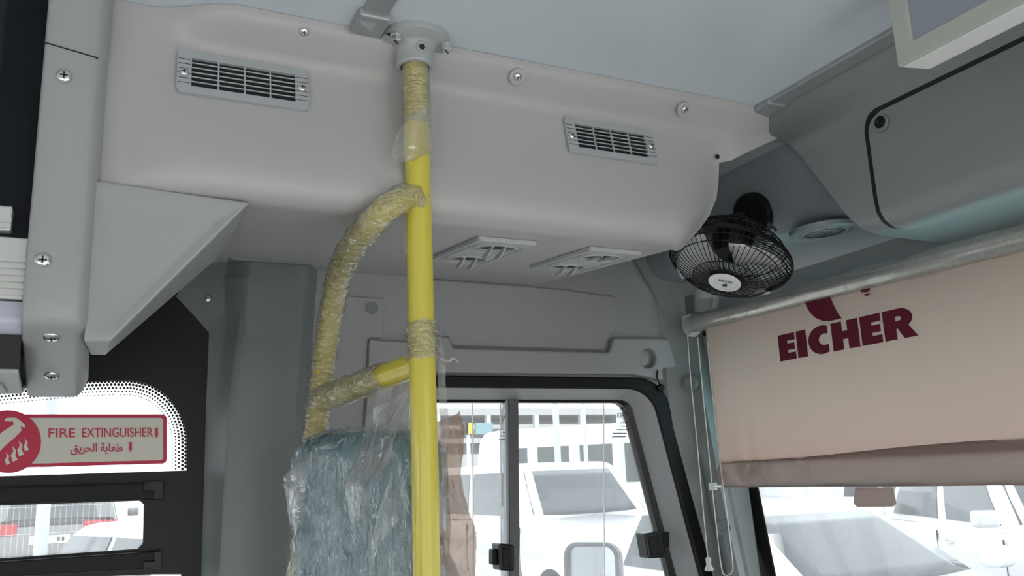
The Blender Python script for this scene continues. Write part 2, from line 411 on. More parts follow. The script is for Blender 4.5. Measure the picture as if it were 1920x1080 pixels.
# printed maker's marks in the corners of the panes (read from outside, so mirrored here)
EIC = text_geo('EICHER', bold=0.02)
def decal(x0, y0, wd, yy):
    o = P(x0 + wd, y0, 'y', yy); u = P(x0, y0, 'y', yy) - o; v = P(x0 + wd, y0 - 9, 'y', yy) - o
    gs = [on_plane(EIC, o, u, v)]
    a0 = P(x0 + wd * .55, y0 - 22, 'y', yy)
    gs.append(prism([P(x0 + wd * .3, y0 - 14, 'y', yy), P(x0 + wd * .48, y0 - 22, 'y', yy), P(x0 + wd * .62, y0 - 20, 'y', yy), P(x0 + wd * .72, y0 - 13, 'y', yy), P(x0 + wd * .52, y0 - 15, 'y', yy)], (0, .0004, 0)))
    for k, (a, b) in enumerate(((.3, .95), (.35, 1.0), (0, 1), (-.3, .8), (-.35, .75))):
        yl = y0 + 9 + k * 6.5
        gs.append(prism([P(x0 + wd * a, yl, 'y', yy), P(x0 + wd * b, yl, 'y', yy), P(x0 + wd * b, yl + 1.6, 'y', yy), P(x0 + wd * a, yl + 1.6, 'y', yy)], (0, .0004, 0)))
    add('printed_mark', *join(*gs), 'decal', w1)
decal(943, 788, 23, YW + 0.0355); decal(1156, 783, 24, YW + 0.0455)

# ------------------------------------------------------------------ passenger window, left
w2 = setting('window_2', (-0.4, YW, -0.62))
YG = YW - 0.004
def gp(pts, y=YG): return [P(a, b, 'y', y) for a, b in pts]
up = [(-900, 905), (-900, 737), (-150, 735), (0, 727)] + [(150, 715.5), (215, 713)] + arc_px((237, 826), 113, 113, 94, 0, 14) + [(350, 882), (0, 893)]
lowr = [(-900, 975), (-900, 968), (0, 948), (262, 939), (270, 946), (268, 1018), (258, 1029), (0, 1047), (-900, 1098)]
lowr = [(-900, 1098), (-900, 990), (0, 948), (262, 939), (270, 946), (268, 1018), (258, 1029), (0, 1047)]
low2 = [(-900, 1500), (-900, 1150), (0, 1088), (290, 1077), (340, 1077), (336, 1500)]
bp = [(-1.28, YG, -0.66), (0.19, YG, -0.66), (0.19, YG, 0.36), (-1.28, YG, 0.36)]
add('black_surround', *holed(bp, [gp(up), gp(lowr), gp(low2)], (0, 0.006, 0)), 'frit', w2)
add('pane', *prism([(-1.28, YG + .02, -0.66), (0.19, YG + .02, -0.66), (0.19, YG + .02, 0.36), (-1.28, YG + .02, 0.36)], (0, .004, 0)), 'glass', w2)
for pts, nm in (([(-600, 920), (0, 914), (300, 904), (303, 936), (0, 946), (-600, 978)], 'slider_rail'), ([(-600, 1090), (0, 1053), (298, 1033), (300, 1066), (0, 1083), (-600, 1130)], 'slider_rail')):
    add(nm, *prism(gp(pts, YG - .012), (0, .012, 0)), 'black', w2, bevel=0.002)
for pts in ([(270, 905), (308, 902), (306, 937), (288, 937), (288, 921), (269, 921)], [(268, 1053), (289, 1051), (288, 1034), (304, 1032), (303, 1066), (268, 1068)]):
    add('corner_cap', *prism(gp(pts, YG - .017), (0, .010, 0)), 'blackp', w2, bevel=0.0015)
# dotted edge of the printed border, along the rounded corner
dv = []
def dot(x, y, r):
    g = prism([P(x + r * math.cos(a), y + r * math.sin(a), 'y', YG + .010) for a in [2 * PI * k / 6 for k in range(6)]], (0, .0005, 0)); dv.append(g)
edge = [(-40, 733), (60, 724), (150, 715.5), (215, 713)] + arc_px((237, 826), 113, 113, 96, 0, 24) + [(350, 882)]
edge = resample([(a, b, 0) for a, b in edge], 74)
for i in range(1, len(edge) - 1):
    tg = (edge[i + 1] - edge[i - 1]).normalized(); nm = Vector((-tg.y, tg.x, 0))
    for row in range(5):
        q = edge[i] + tg * (4.0 if row % 2 else 0) + nm * (1.5 + row * 6.4)
        if q.y < 880: dot(q.x, q.y, 3.7 - row * .62)
add('dotted_print', *join(*dv), 'frit', w2, kind='stuff')

# ------------------------------------------------------------------ mouldings on the side wall
def wall_panel(pts, y0, name='wall_panel', m='wall', holes=(), bev=0.005, par=wl):
    return add(name, *holed([(p.x, y0, p.z) for p in wpx(pts)], [[(p.x, y0, p.z) for p in wpx(h)] for h in holes], (0, YW + 0.001 - y0, 0)), m, par, bevel=bev, bseg=3)
wall_panel([(560, 500), (766, 519), (764, 640), (740, 1300), (490, 1300)], YW - 0.004)
wall_panel([(560, 552), (717, 562), (712, 636), (690, 636), (650, 1300), (490, 1300)], YW - 0.012)
wall_panel([(686, 640), (768, 646), (764, 742), (722, 1300), (655, 1300)], YW - 0.022)
add('plug', *lathe([(.011, 0), (.011, .003), (.001, .0035)], 20, axis_mtx(P(697, 578, 'y', YW - .012), (0, -1, 0))), 'wallg', wl, smooth=40)
add('panel_seam', *prism([(p.x, YW - .0045, p.z) for p in wpx([(765.5, 519), (768.5, 519), (766.5, 645), (763.5, 645)])], (0, .003, 0)), 'dark', wl)
ow_ = [(770, 521), (1045, 542), (1150, 556), (1152, 620), (1137, 634), (1130, 657), (845, 649), (838, 632), (770, 628)]
wall_panel(ow_, YW - 0.006)
lowp = [(770, 634), (834, 636), (842, 655), (1133, 663), (1141, 636), (1243, 637), (1258, 690), (1231, 694), (1237, 722), (1262, 800), (1252, 760), (1229, 716), (1180, 704), (770, 701)]
lowp = [(770, 634), (834, 636), (842, 655), (1133, 663), (1141, 636), (1243, 637), (1258, 690), (1231, 694), (1234, 716), (1180, 704), (770, 701)]
hc = [(1205 + 15 * math.cos(2 * PI * k / 20), 674 + 18 * math.sin(2 * PI * k / 20)) for k in range(20)]
wall_panel(lowp, YW - 0.022, holes=[hc])
add('plug', *lathe([(.0135, 0), (.0135, .004), (.001, .005)], 24, axis_mtx(P(1203, 674, 'y', YW - .008), (0, -1, 0))), 'wall', wl, smooth=40)
add('wire_loop', *tube(bez([P(1233, 694, 'y', YW - .026), P(1232, 708, 'y', YW - .03), P(1238, 722, 'y', YW - .028)], 5), .0016, 6), 'black', wl, smooth=60)
screw(P(1239, 727, 'y', YW - .016), (0, -1, 0), 0.008, wl, m='blackp')

# ------------------------------------------------------------------ pillar trim behind the driver (between the windows)
bt = thing('pillar_trim', P(450, 1080, 'y', YW), 'tall dark grey moulded pillar trim between the two side windows', 'pillar trim')
rows = [(488, 372, 425, 430, 458, 470, 576, 586), (515, 360, 424, 430, 457, 470, 574, 586), (519, 352, 420, 426, 452, 466, 572, 586), (556, 330, 422, 426, 452, 464, 570, 584),
        (590, 362, 420, 428, 450, 462, 568, 583), (624, 392, 414, 424, 447, 460, 566, 580), (700, 389, 406, 414, 436, 452, 560, 576), (770, 386, 402, 410, 428, 446, 554, 570), (850, 384, 396, 404, 424, 442, 548, 566),
        (1080, 377, 386, 396, 412, 430, 536, 556), (1500, 368, 376, 386, 400, 418, 520, 545)]
rg = []
for r in rows:
    y, a, b, c, d, e, f_, g = r
    dep = YW - .062
    rg.append([P(a, y, 'y', YW - .006), P(b, y, 'y', YW - .018), P(c, y, 'y', YW - .024), P(d, y, 'y', dep + .006), P(e, y, 'y', dep), P(f_, y, 'y', dep), P(g, y, 'y', dep + .012), P(g + 8, y, 'y', YW - .004)])
add('trim_panel', *loft(rg), 'wallg', bt, smooth=38, bevel=0.003)
add('top_cap', *prism([P(430, 487, 'y', 1.37), P(582, 497, 'y', 1.37), P(590, 503, 'y', 1.44), P(425, 496, 'y', 1.44)], (0, 0, .008)), 'wallg', bt, bevel=0.003)
screw(P(390, 560, 'y', YW - .016), (0, -1, 0), 0.006, bt)

# ------------------------------------------------------------------ front corner pillar (slanting forward as it goes down)
ap = thing('corner_pillar_trim', P(1350, 1080, 'x', 1.08), 'slanted grey corner pillar trim beside the roller blind', 'pillar trim')
rows = [(470, 1180, 1330, 1420), (560, 1232, 1300, 1350), (640, 1250, 1305, 1335), (720, 1250, 1316, 1362), (800, 1262, 1330, 1382), (912, 1292, 1350, 1403), (1080, 1338, 1386, 1425), (1400, 1425, 1452, 1480)]
rg = []
for y, a, b, c in rows:
    pa = P(a, y, 'y', YW - .012); pc = P(c, y, 'x', 1.185); pb = P((a + b) / 2, y, 'y', YW - .025); pd = P(b, y, 'x', 1.12)
    rg.append([P(a, y, 'y', YW - .003), pa, pb, P(b - 14, y, 'x', 1.102), P(b, y, 'x', 1.112), P(b + 4, y, 'x', 1.118), P(c - 12, y, 'x', 1.172), pc, pc + Vector((.02, .02, 0))])
add('trim_panel', *loft(rg), 'wallg', ap, smooth=45)
rl = [[P(x + dx, y, 'x', 1.10 - .006 * k) for dx, k in ((0, 0), (0, 1), (7, 1), (7, 0))] for y, x in ((630, 1318), (720, 1330), (912, 1362), (1080, 1398), (1300, 1450))]
add('blind_guide', *loft(rl, closed=True, cap=True), 'wallg', ap, smooth=30)
for (x, y, r) in ((1295, 718, .0165), (1357, 990, .0135)):
    b = add('bolt_cap', *lathe([(r, 0), (r, .003), (r * .8, .006), (r * .55, .0065), (r * .5, .003), (.001, .003)], 24, axis_mtx(P(x, y, 'x', 1.085), (-.75, -.65, 0))), 'wallg', ap, smooth=40)

# =================================================================== OVERHEAD DUCT
du = thing('overhead_duct', (0.35, 1.2, 0.32), 'grey moulded overhead air duct above the driver with gusset at its left', 'air duct')
def duct_sec(X):
    k = max(0.0, min(1.0, (X - 0.03) / 0.09)); k = k * k * (3 - 2 * k)          # the lip fades out at the left
    k2 = max(0.0, min(1.0, (X + 0.015) / 0.09)); k2 = k2 * k2 * (3 - 2 * k2)     # so does the bulge
    q = max(0.0, min(1.0, (X - 0.74) / 0.12)); q = q ** 2.2                       # the bulge turns back at the right
    base = [(.945, .5495), (.9453, .543), (.9470, .538), (.9520, .533), (.9620, .5255), (.975, .5165), (.9835, .5105), (.985, .497), (.981, .47), (.9745, .44), (.966, .41), (.957, .38), (.951, .357), (.950, .342), (.954, .329), (.963, .3205), (.978, .318), (1.0, .3205), (1.10, .330), (1.24, .3425), (1.36, .3535), (1.448, .3615)]
    fac = [1] * 9 + [.97, .92, .80, .66, .55, .45, .38, .33] + [.30] * 5
    out = []
    for i, (y, z) in enumerate(base):
        if i < 6: y = y + (.985 - y) * (1 - k)
        if 8 <= i <= 16: y = .980 + (y - .980) * k2 if y < .98 else y
        if 8 <= i <= 16: y = y + (1.0 - y) * q
        xe = X if X <= .72 else .72 + (X - .72) * fac[i]
        out.append(Vector((xe, y, z)))
    return out
st = [-0.03, 0.0, .03, .05, .07, .09, .12, .2, .3, .4, .5, .6, .68, .72, .735, .75, .765, .78, .80, .815, .83, .845, .855, .865]
rg = [duct_sec(x) for x in st]
e = rg[-1]
endw = loft([e, [Vector((.752, max(v.y, 1.0) + .012, max(v.z, .3225 + (max(v.y, 1.0) - .988) * .0909))) for v in e], [Vector((.752, 1.448, max(v.z, .3625))) for v in e]])
# to the right of the bulge the lip runs on as a flange that tapers to a point at the front corner
for X in (.88, .90, .92, .94, .96, .98, .995, 1.004):
    t = (X - .865) / .139; row = []
    for i, v in enumerate(e):
        if i < 8:
            y = v.y + (.989 - v.y) * t ** 2; z = v.z
            if 0 < i < 7: z = v.z + (.5485 - v.z) * .72 * t ** 2
            if i == 7: z = .462 + (.533 - .462) * t ** .9; y = .9885
            row.append(Vector((X - (.006 * i / 7 if X > 1 else 0), y, z)))
        else: row.append(v.copy())
    rg.append(row)
add('duct_body', *loft(rg), 'duct', du, smooth=50)
add('duct_end', *endw, 'duct', du, smooth=50)
# lower gusset between the duct and the luggage rack
GY = .964
B, C = P(468, 380, 'y', GY), P(206, 641, 'y', GY); A, D = Vector((-.015, GY, B.z + .008)), Vector((-.015, GY, C.z))
A2, B2, C2, D2 = (-.009, 1.24, .336), (.152, 1.24, .327), (.006, 1.075, .152), (-.009, 1.075, .152)
A, B, C, D = [Vector(v) for v in (A, B, C, D)]; cg = (A + B + C + D) / 4
def ins(v, k, dy): return v + Vector(((cg.x - v.x) * k, dy, (cg.z - v.z) * k))
gv = [A, B, C, D] + [ins(v, .10, 0) for v in (A, B, C, D)] + [ins(v, .30, .005) for v in (A, B, C, D)] + [Vector(v) for v in (A2, B2, C2, D2)]
gf = [(8, 9, 10, 11)] + [(i, (i + 1) % 4, 4 + (i + 1) % 4, 4 + i) for i in range(4)] + [(4 + i, 4 + (i + 1) % 4, 8 + (i + 1) % 4, 8 + i) for i in range(4)] + [(i, 12 + i, 12 + (i + 1) % 4, (i + 1) % 4) for i in range(4)] + [(15, 14, 13, 12)]
add('gusset', gv, gf, 'frame', du, bevel=0.008, bseg=4, smooth=60)
# end frame with its screws (closes the rack)
fp = [(.950, .5495), (.950, .46), (.950, .30), (.949, .20), (.948, .174), (.951, .166), (.960, .1605), (1.0, .1455), (1.05, .1270), (1.095, .1130), (1.12, .1085)]
def frame_ring(x, off): return [Vector((x, y + off * (1 if i < 7 else .4), z + (0 if i < 7 else off * .8))) for i, (y, z) in enumerate(fp)]
rg = [frame_ring(-.0715, .03), frame_ring(-.0715, .004), frame_ring(-.0685, 0), frame_ring(-.024, 0), frame_ring(-.019, .003), frame_ring(-.014, .012), frame_ring(-.010, .03)]
add('end_frame', *loft(rg), 'frame', du, smooth=60)
add('frame_seam', *prism([(-.071, .9490, .4655), (-.020, .9490, .4575), (-.020, .9490, .4563), (-.071, .9490, .4643)], (0, .003, 0)), 'dark', du)
def frame_surf(y):
    for (y0, z0), (y1, z1) in zip(fp[4:], fp[5:]):
        if y0 <= y <= y1: return z0 + (z1 - z0) * (y - y0) / (y1 - y0)
    return .1085
def on_frame(px, py):
    if py < 600: return P(px, py, 'y', .949)
    lo_, hi_ = .95, 1.12
    for _ in range(30):
        md_ = (lo_ + hi_) / 2; q = P(px, py, 'y', md_)
        if q.z < frame_surf(md_): lo_ = md_
        else: hi_ = md_
    return P(px, py, 'y', md_)
for (x, y, n) in ((120, 143, (0, -1, 0)), (80, 488, (0, -1, 0)), (97, 631, (0, -.36, -.93)), (97, 703, (0, -.36, -.93))):
    screw(on_frame(x, y), n, .0078, du)
for (x, y) in ((570, 60), (970, 144), (1283, 205)):
    p = P(x, y, 'y', .9515)
    add('screw_dimple', *lathe([(.0115, -.003), (.011, .0003), (.008, .0012), (.0065, .0006), (.001, .0003)], 20, axis_mtx(p, (0, -.75, -.66))), 'duct', du, smooth=60)
    screw(p + Vector((0, -.0015, -.001)), (0, -.75, -.66), .0055, du)
screw(P(1345, 294, 'y', .990), (0, -1, 0), .004, du, m='blackp')

# ------------------------------------------------------------------ louvred vents on the duct face
def face_y(z):
    pts = [(.505, .985), (.495, .985), (.47, .981), (.44, .9745), (.41, .966), (.38, .957)]
    for (z1, y1), (z0, y0) in zip(pts, pts[1:]):
        if z0 <= z <= z1: return y0 + (y1 - y0) * (z - z0) / (z1 - z0)
    return .98
def vent(x0, z0, label):
    yb = face_y(z0 - .028); yt = face_y(z0 + .028)
    up_ = Vector((0, yt - yb, .056)).normalized(); nr = Vector((0, -up_.z, up_.y))
    c = Vector((x0, (yb + yt) / 2, z0))
    mt = Matrix(((1, up_.x, nr.x, c.x), (0, up_.y, nr.y, c.y), (0, up_.z, nr.z, c.z), (0, 0, 0, 1)))
    t = thing('vent_grille', c, label, 'vent', 'louvred vents on the overhead duct')
    W, H = .0755, .0295
    o2 = [(a, b, 0) for a, b in rrect(-W, W, -H, H, .006, 5)]
    hole = [(-.0595, -.0195, 0), (.0595, -.0195, 0), (.0595, .0195, 0), (-.0595, .0195, 0)]
    add('frame', *xf(holed(o2, [hole], (0, 0, .0055)), mt), 'vent', t, bevel=.0015)
    add('cavity', *xf(box(-.060, .060, -.020, .020, .0003, .0012), mt), 'dark', t)
    for k in range(5):
        y = -.0195 + .039 * (k + 1) / 6
        g = prism([(-.0595, y - .0006, .0046), (-.0595, y + .0008, .0049), (-.0595, y + .0018, .0014), (-.0595, y + .0008, .0012)], (.119, 0, 0))
        add('slat', *xf(g, mt), 'vent', t)
    for k in range(3):
        x = -.0595 + .119 * (k + 1) / 4
        add('divider', *xf(box(x - .0009, x + .0009, -.0195, .0195, .0025, .0051), mt), 'vent', t)
    for s in (-1, 1):
        for k in range(6):
            y = -.0195 + .039 * (k + .5) / 6
            g = box(min(s * .061, s * .0742), max(s * .061, s * .0742), y - .0004, y + .0004, .0053, .00565)
            add('groove', *xf(g, mt), 'dark', t)
        screw(mt @ Vector((s * .0675, .002 * s, .0055)), nr, .0052, t)
vent(.1365, .4695, 'louvred grey vent on the duct, left of the yellow pole')
vent(.650, .4655, 'louvred grey vent on the duct, right of the yellow pole')

# ------------------------------------------------------------------ air outlets under the duct
def outlet(x0, x1, y0, y1, label, turned):
    def uz(y): return .3205 + (y - 1.0) * .0909
    c = Vector(((x0 + x1) / 2, (y0 + y1) / 2, uz((y0 + y1) / 2)))
    v = Vector((0, 1, .0909)).normalized(); u = Vector((1, 0, 0)); nn = Vector((0, .0909, -1)).normalized()
    mt = Matrix(((u.x, v.x, nn.x, c.x), (u.y, v.y, nn.y, c.y), (u.z, v.z, nn.z, c.z), (0, 0, 0, 1)))
    t = thing('air_outlet', c, label, 'air outlet', 'twin air outlets under the duct')
    W, H = (x1 - x0) / 2, (y1 - y0) / 2
    o2 = [(a, b, 0) for a, b in rrect(-W, W, -H, H, .005, 3)]
    hs_ = [[(a, b + s * .052, 0) for a, b in disc_pts(28, .034)] for s in (-1, 1)]
    add('plate', *xf(holed(o2, hs_, (0, 0, .0065)), mt), 'vent2', t, bevel=.002)
    add('raised_border', *xf(ringband([(a, b, .0060) for a, b in rrect(-W * .86, W * .86, -H * .92, H * .92, .03, 6)], [(a, b, .0060) for a, b in rrect(-W * .83, W * .83, -H * .905, H * .905, .028, 6)], (0, 0, .0015)), mt), 'vent', t)
    for k, s in enumerate((-1, 1)):
        cy = s * .052
        r1 = add('swivel_ring', *xf(([Vector((a.x, a.y + cy, a.z)) for a in lathe([(.034, .002), (.034, .0075), (.0315, .0088), (.0290, .007), (.0280, .002)], 32)[0]], lathe([(.034, .002), (.034, .0075), (.0315, .0088), (.0290, .007), (.0280, .002)], 32)[1][:-2]), mt), 'vent2', t, smooth=35)
        add('cavity', *xf(prism([(a, b + cy, .001) for a, b in disc_pts(24, .0285)], (0, 0, .0018)), mt), 'dark', t)
        fl_ = turned[k]
        for dx in (-.010, .010):
            if fl_: pts = [(dx - .001, cy - .022, .006), (dx - .001, cy + .022, .006), (dx - .001, cy + .022, .0095), (dx - .001, cy - .022, .0095)]
            else: pts = [(dx - .001, cy - .020, .006), (dx - .001, cy - .012, .0105), (dx - .001, cy + .000, .0175), (dx - .001, cy + .012, .0205), (dx - .001, cy + .019, .0195), (dx - .001, cy + .021, .016), (dx - .001, cy + .010, .0125), (dx - .001, cy - .004, .008), (dx - .001, cy - .012, .004)]
            add('vane', *xf(prism(pts, (.0022, 0, 0)), mt), 'vent2', r1)
outlet(.461, .553, 1.035, 1.235, 'twin round air outlet plate under the duct, beside the yellow pole', (False, False))
outlet(.640, .732, 1.035, 1.235, 'twin round air outlet plate under the duct, nearer the fan', (True, False))

# =================================================================== LUGGAGE RACK (left edge)
rk = thing('luggage_rack', (-.6, 1.1, .10), 'overhead luggage rack with ribbed aluminium rail and black opening', 'luggage rack')
XR0, XR1 = -1.6, -.0722
def xbar(pts, x0=XR0, x1=XR1): return prism([(x0, y, z) for y, z in pts], (x1 - x0, 0, 0))
add('opening', *xbar([(1.00, .255), (1.0, .5495), (1.012, .5495), (1.012, .255)]), 'dark', rk)
add('door_edge', *xbar([(.982, .258), (.982, .549), (1.0, .549), (1.0, .258)], -.112, -.0722), 'navy', rk)
rail = [(.972, .192), (.972, .256), (.998, .262), (.998, .192)]
rl_ = add('rail', *xbar(rail), 'alu', rk, bevel=.0015)
for k in range(6):
    z = .196 + k * .0068
    add('rib', *xbar([(.9690, z), (.9690, z + .0040), (.9725, z + .0046), (.9725, z - .0006)]), 'alu', rl_)
add('rail_top', *xbar([(.968, .262), (.968, .288), (.99, .288), (.99, .262)], XR0, -.0885), 'alu', rk, bevel=.002)
for k in range(2):
    add('rib', *xbar([(.966, .264 + k * .006), (.966, .268 + k * .006), (.969, .2685 + k * .006), (.969, .2635 + k * .006)], XR0, -.0885), 'alu', rl_)
add('light_strip', *xbar([(.978, .158), (.972, .164), (.970, .176), (.974, .190), (.985, .192), (.985, .158)]), 'lilac', rk, smooth=50)
add('black_strip', *xbar([(.985, .122), (.985, .158), (.995, .158), (.995, .122)]), 'dark', rk)  # black strip between the light strip and the underside panel
add('underside', *xbar([(.984, .1185), (.984, .1235), (1.06, .112), (1.43, .20), (1.43, .195), (1.06, .106)]), 'frame', rk, bevel=.001)
add('reading_light', *prism([(x, y, .1185 - (y - .984) * .164) for x, y in ((-.30, .998), (-.105, .998), (-.088, 1.02), (-.085, 1.05), (-.30, 1.05))], (0, 0, -.003)), 'frame', rk, bevel=.001)
add('seam', *xbar([(.9835, .1232), (.9835, .1245), (.99, .1245), (.99, .1232)], -.2, -.072), 'dark', rk)

# =================================================================== YELLOW GRAB POLE
PX, PY = .3435, .943
gp_ = thing('grab_pole', (PX, PY, ZF), 'yellow tubular grab pole with side hoop, partly wrapped in clear film', 'grab pole')
add('upright', *tube([(PX + .001, PY, ZF + .005), (PX, PY, 0), (PX - .0045, PY, .512)], .0157, 28), 'yellow', gp_, smooth=60)
TY = 1.20
tp = [Vector((PX, PY, .330)), P(762, 371, 'y', .936), P(722, 393, 'y', .936), P(692, 424, 'y', .958), P(660, 464, 'y', 1.03), P(638, 508, 'y', 1.11), P(625, 565, 'y', 1.17), P(613, 640, 'y', TY), P(601, 735, 'y', TY), P(590, 830, 'y', TY), P(578, 950, 'y', TY), Vector((.225, TY, -.5)), Vector((.20, TY, ZF + .005))]
arch = bez(tp, 6)
add('hoop', *tube(arch, .0152, 24), 'yellow', gp_, smooth=60)
bar0, bar1 = Vector((PX, PY + .005, .1335)), P(599, 750, 'y', TY)
add('cross_bar', *tube([bar0, bar1], .0152, 24), 'yellow', gp_, smooth=60)
def film_tube(path, r, a, n=18, seed=0.0, name='film_wrap', m='wrap'):
    V, Fc = tube(path, r, n, cap=False)
    out = []
    for v in V: out.append(v + wob(v, 85, a, seed) + wob(v, 260, a * .6, seed + 3))
    return add(name, out, Fc, m, gp_, smooth=180)
ha = [p for p in arch if p.z > .05]
film_tube(resample(ha, 170), .0176, .0036, seed=1)
film_tube(resample([bar0.lerp(bar1, .30), bar1 + (bar1 - bar0) * .02], 70), .0180, .0034, seed=2)
film_tube(resample([(PX - .0040, PY, .512), (PX - .003, PY, .43)], 40), .0175, .0020, seed=4)
film_tube(resample([(PX - .001, PY, .182), (PX, PY, .136)], 30), .0190, .0028, seed=5)
# loose film tails: thin wrinkled sheets hanging from the wraps
def sheet(cols, y_fun, name, m, par, n=26, amp=.006, sc=22, seed=0.0, fine=.0015):
    """cols: rows of photo outline points left..right, top to bottom; y_fun(u, v) gives depth"""
    R = len(cols) - 1; rings = []
    for j in range(n + 1):
        v = j / n; k = min(int(v * R), R - 1); t = v * R - k
        a = [Vector((*p, 0)) for p in cols[k]]; b = [Vector((*p, 0)) for p in cols[k + 1]]
        row = []
        for i in range(n + 1):
            u = i / n; h = len(a) - 1; kk = min(int(u * h), h - 1); tt = u * h - kk
            p = a[kk].lerp(a[kk + 1], tt).lerp(b[kk].lerp(b[kk + 1], tt), t)
            q = P(p.x, p.y, 'y', y_fun(u, v))
            row.append(q + wob((q.x, q.y, q.z * .5), sc, amp, seed) + wob(q, sc * 5, fine, seed + 9))
        rings.append(row)
    return add(name, *loft(rings), m, par, smooth=180)
# film peeling off the pole near its top
sheet([[(770, 215), (822, 190)], [(752, 240), (818, 215)], [(738, 268), (812, 262)], [(735, 290), (812, 285)], [(740, 308), (776, 300)]], lambda u, v: .925 - .02 * math.sin(u * PI) + .006 * v, 'film_tail', 'sheet', gp_, amp=.003, seed=3)
# film hanging from the cross bar
sheet([[(705, 726), (772, 712)], [(690, 770), (768, 742)], [(672, 830), (748, 800)], [(655, 890), (735, 868)], [(652, 930), (700, 910)], [(665, 985), (672, 980)]], lambda u, v: 1.03 - .075 * u - .03 * v, 'film_tail', 'sheet', gp_, amp=.008, sc=30, seed=6)
sheet([[(816, 618), (826, 622)], [(820, 650), (832, 648)], [(822, 690), (834, 672)], [(824, 730), (838, 726)], [(826, 790), (842, 790)], [(828, 845), (836, 850)]], lambda u, v: .965 + .01 * u, 'film_tail', 'sheet', gp_, amp=.004, sc=40, seed=8)
add('film_thread', *tube(bez([P(826, 672, 'y', .955), P(840, 678, 'y', .95), P(850, 672, 'y', .945), P(861, 680, 'y', .945)], 6), lambda t: .0022 * (1 - t) + .0006, 6), 'sheet', gp_, smooth=180)
sheet([[(758, 388), (772, 360)], [(742, 420), (770, 420)], [(752, 455), (770, 460)], [(762, 480), (768, 490)]], lambda u, v: .99 - .02 * u, 'film_tail', 'sheet', gp_, amp=.003, sc=50, seed=12)
# paint chip on the pole
add('paint_chip', *prism([P(786.5 + 2.2 * math.cos(a), 378 + 6 * math.sin(a), 'y', PY - .0158) for a in [2 * PI * k / 10 for k in range(10)]], (0, .0012, 0)), 'dark', gp_)
# ceiling flange
fc = Vector((PX - .0047, PY, ZC))
fm = axis_mtx(fc, (0, 0, -1), (1, 0, 0))
fo = add('flange', *lathe([(.0445, 0), (.0450, .004), (.0440, .009), (.040, .0115), (.029, .0125), (.0255, .016), (.0235, .036), (.0240, .0385), (.0225, .041), (.0185, .0415), (.0185, .030)], 48, fm), 'flange', gp_, smooth=40)
for ang in (150, 10, 265):
    c = fc + Vector((.0345 * math.cos(math.radians(ang)), .0345 * math.sin(math.radians(ang)) * 1.0, -.0115)) if ang != 265 else None
    if c is None: continue
    c = fc + Vector((.036 * math.cos(math.radians(ang - 180 if False else ang)), -.020, -.0118))
    b = add('bolt', *lathe([(.0085, 0), (.0085, .002), (.0066, .0022), (.0066, .0085), (.0058, .0098), (.001, .0100)], 6, axis_mtx(c, (0, 0, -1), (1, .3, 0))), 'chrome', gp_, smooth=25, bevel=.0004)
    add('slot', *xf(box(-.0055, .0055, -.0007, .0007, .0094, .0103), axis_mtx(c, (0, 0, -1), (.7, .7, 0))), 'dark', b)
    add('bolt_slot', *prism([c + Vector((-.012, .004, .0005)), c + Vector((-.001, .009, .0005)), c + Vector((.002, .004, .0005)), c + Vector((-.010, .0, .0005))], (0, 0, -.0006)), 'dark', fo)
gs = fc + Vector((.001, -.0245, -.024))
gr = add('grub_screw', *lathe([(.0078, -.004), (.0080, .0008), (.0066, .0014), (.0050, -.001), (.001, -.0025)], 20, axis_mtx(gs, (0, -1, -.06))), 'flange', fo, smooth=30)
add('grub_screw_hole', *lathe([(.0042, 0), (.0040, .0006), (.001, .0004)], 6, axis_mtx(gs, (0, -1, -.06))), 'dark', fo)

# ------------------------------------------------------------------ ceiling strips
def strip_y(xa, xb, y0, y1, n):
    m_ = (xa + xb) / 2; w_ = (xb - xa) / 2
    pr = [(-1, 0), (-1, .004), (-.8, .0065), (.8, .0065), (1, .004), (1, 0)]
    V, Fc = loft([[(m_ + a * w_, y, ZC - h) for a, h in pr] for y in (y0, y1)], closed=True, cap=True)
    o = add(n, V, Fc, 'strip', None, smooth=30); o['kind'] = 'structure'
    return o
t1 = strip_y(.258, .289, -1.0, .905, 'trim_1')
add('end_cap', *box(.254, .293, .895, .94, ZC - .012, ZC), 'strip', t1, bevel=.003)
sheet([[(676, 38), (706, 42)], [(680, 46), (704, 52)], [(690, 56), (696, 60)]], lambda u, v: .89 - .02 * u, 'film_scrap', 'sheet', t1, n=10, amp=.002, sc=80)
t2 = strip_y(.902, .934, -1.0, .955, 'trim_2')
add('end_cap', *box(.900, .936, .915, .962, ZC - .010, ZC), 'strip', t2, bevel=.003)

# =================================================================== OVERHEAD CABINET ABOVE THE WINDSCREEN
cb = thing('overhead_cabinet', (1.1, .0, .33), 'grey moulded cabinet with hatch door above the windscreen', 'cabinet')
cp = [(.934, .5497), (.940, .540), (.952, .530), (.975, .522), (.990, .513), (.998, .50), (1.0, .485), (1.0, .44), (1.0, .375), (1.002, .352), (1.010, .339), (1.025, .3315), (1.05, .329), (1.12, .3285), (1.204, .3285)]
def cab_end(z): return .868 + max(0, (z - .33)) / .18 * .112
rg = []
for k, y in enumerate((-1.0, -.4, .2, .6, .8, None, 'c1', 'c2')):
    row = []
    for x, z in cp:
        e_ = cab_end(z)
        if y is None: row.append((x, e_ - .004, z))
        elif y == 'c1': row.append((x + .004, e_, z + .002))
        elif y == 'c2': row.append((x + .05 if x < 1.15 else x, e_ + .002, z + .012))
        else: row.append((x, y, z))
    rg.append(row)
add('cabinet_body', *loft(rg), 'cabinet', cb, smooth=50)
def cab_path():
    L = [0]; pts = [Vector((x, 0, z)) for x, z in cp[5:]]
    for a, b in zip(pts, pts[1:]): L.append(L[-1] + (b - a).length)
    return pts, L
cpts, cL = cab_path()
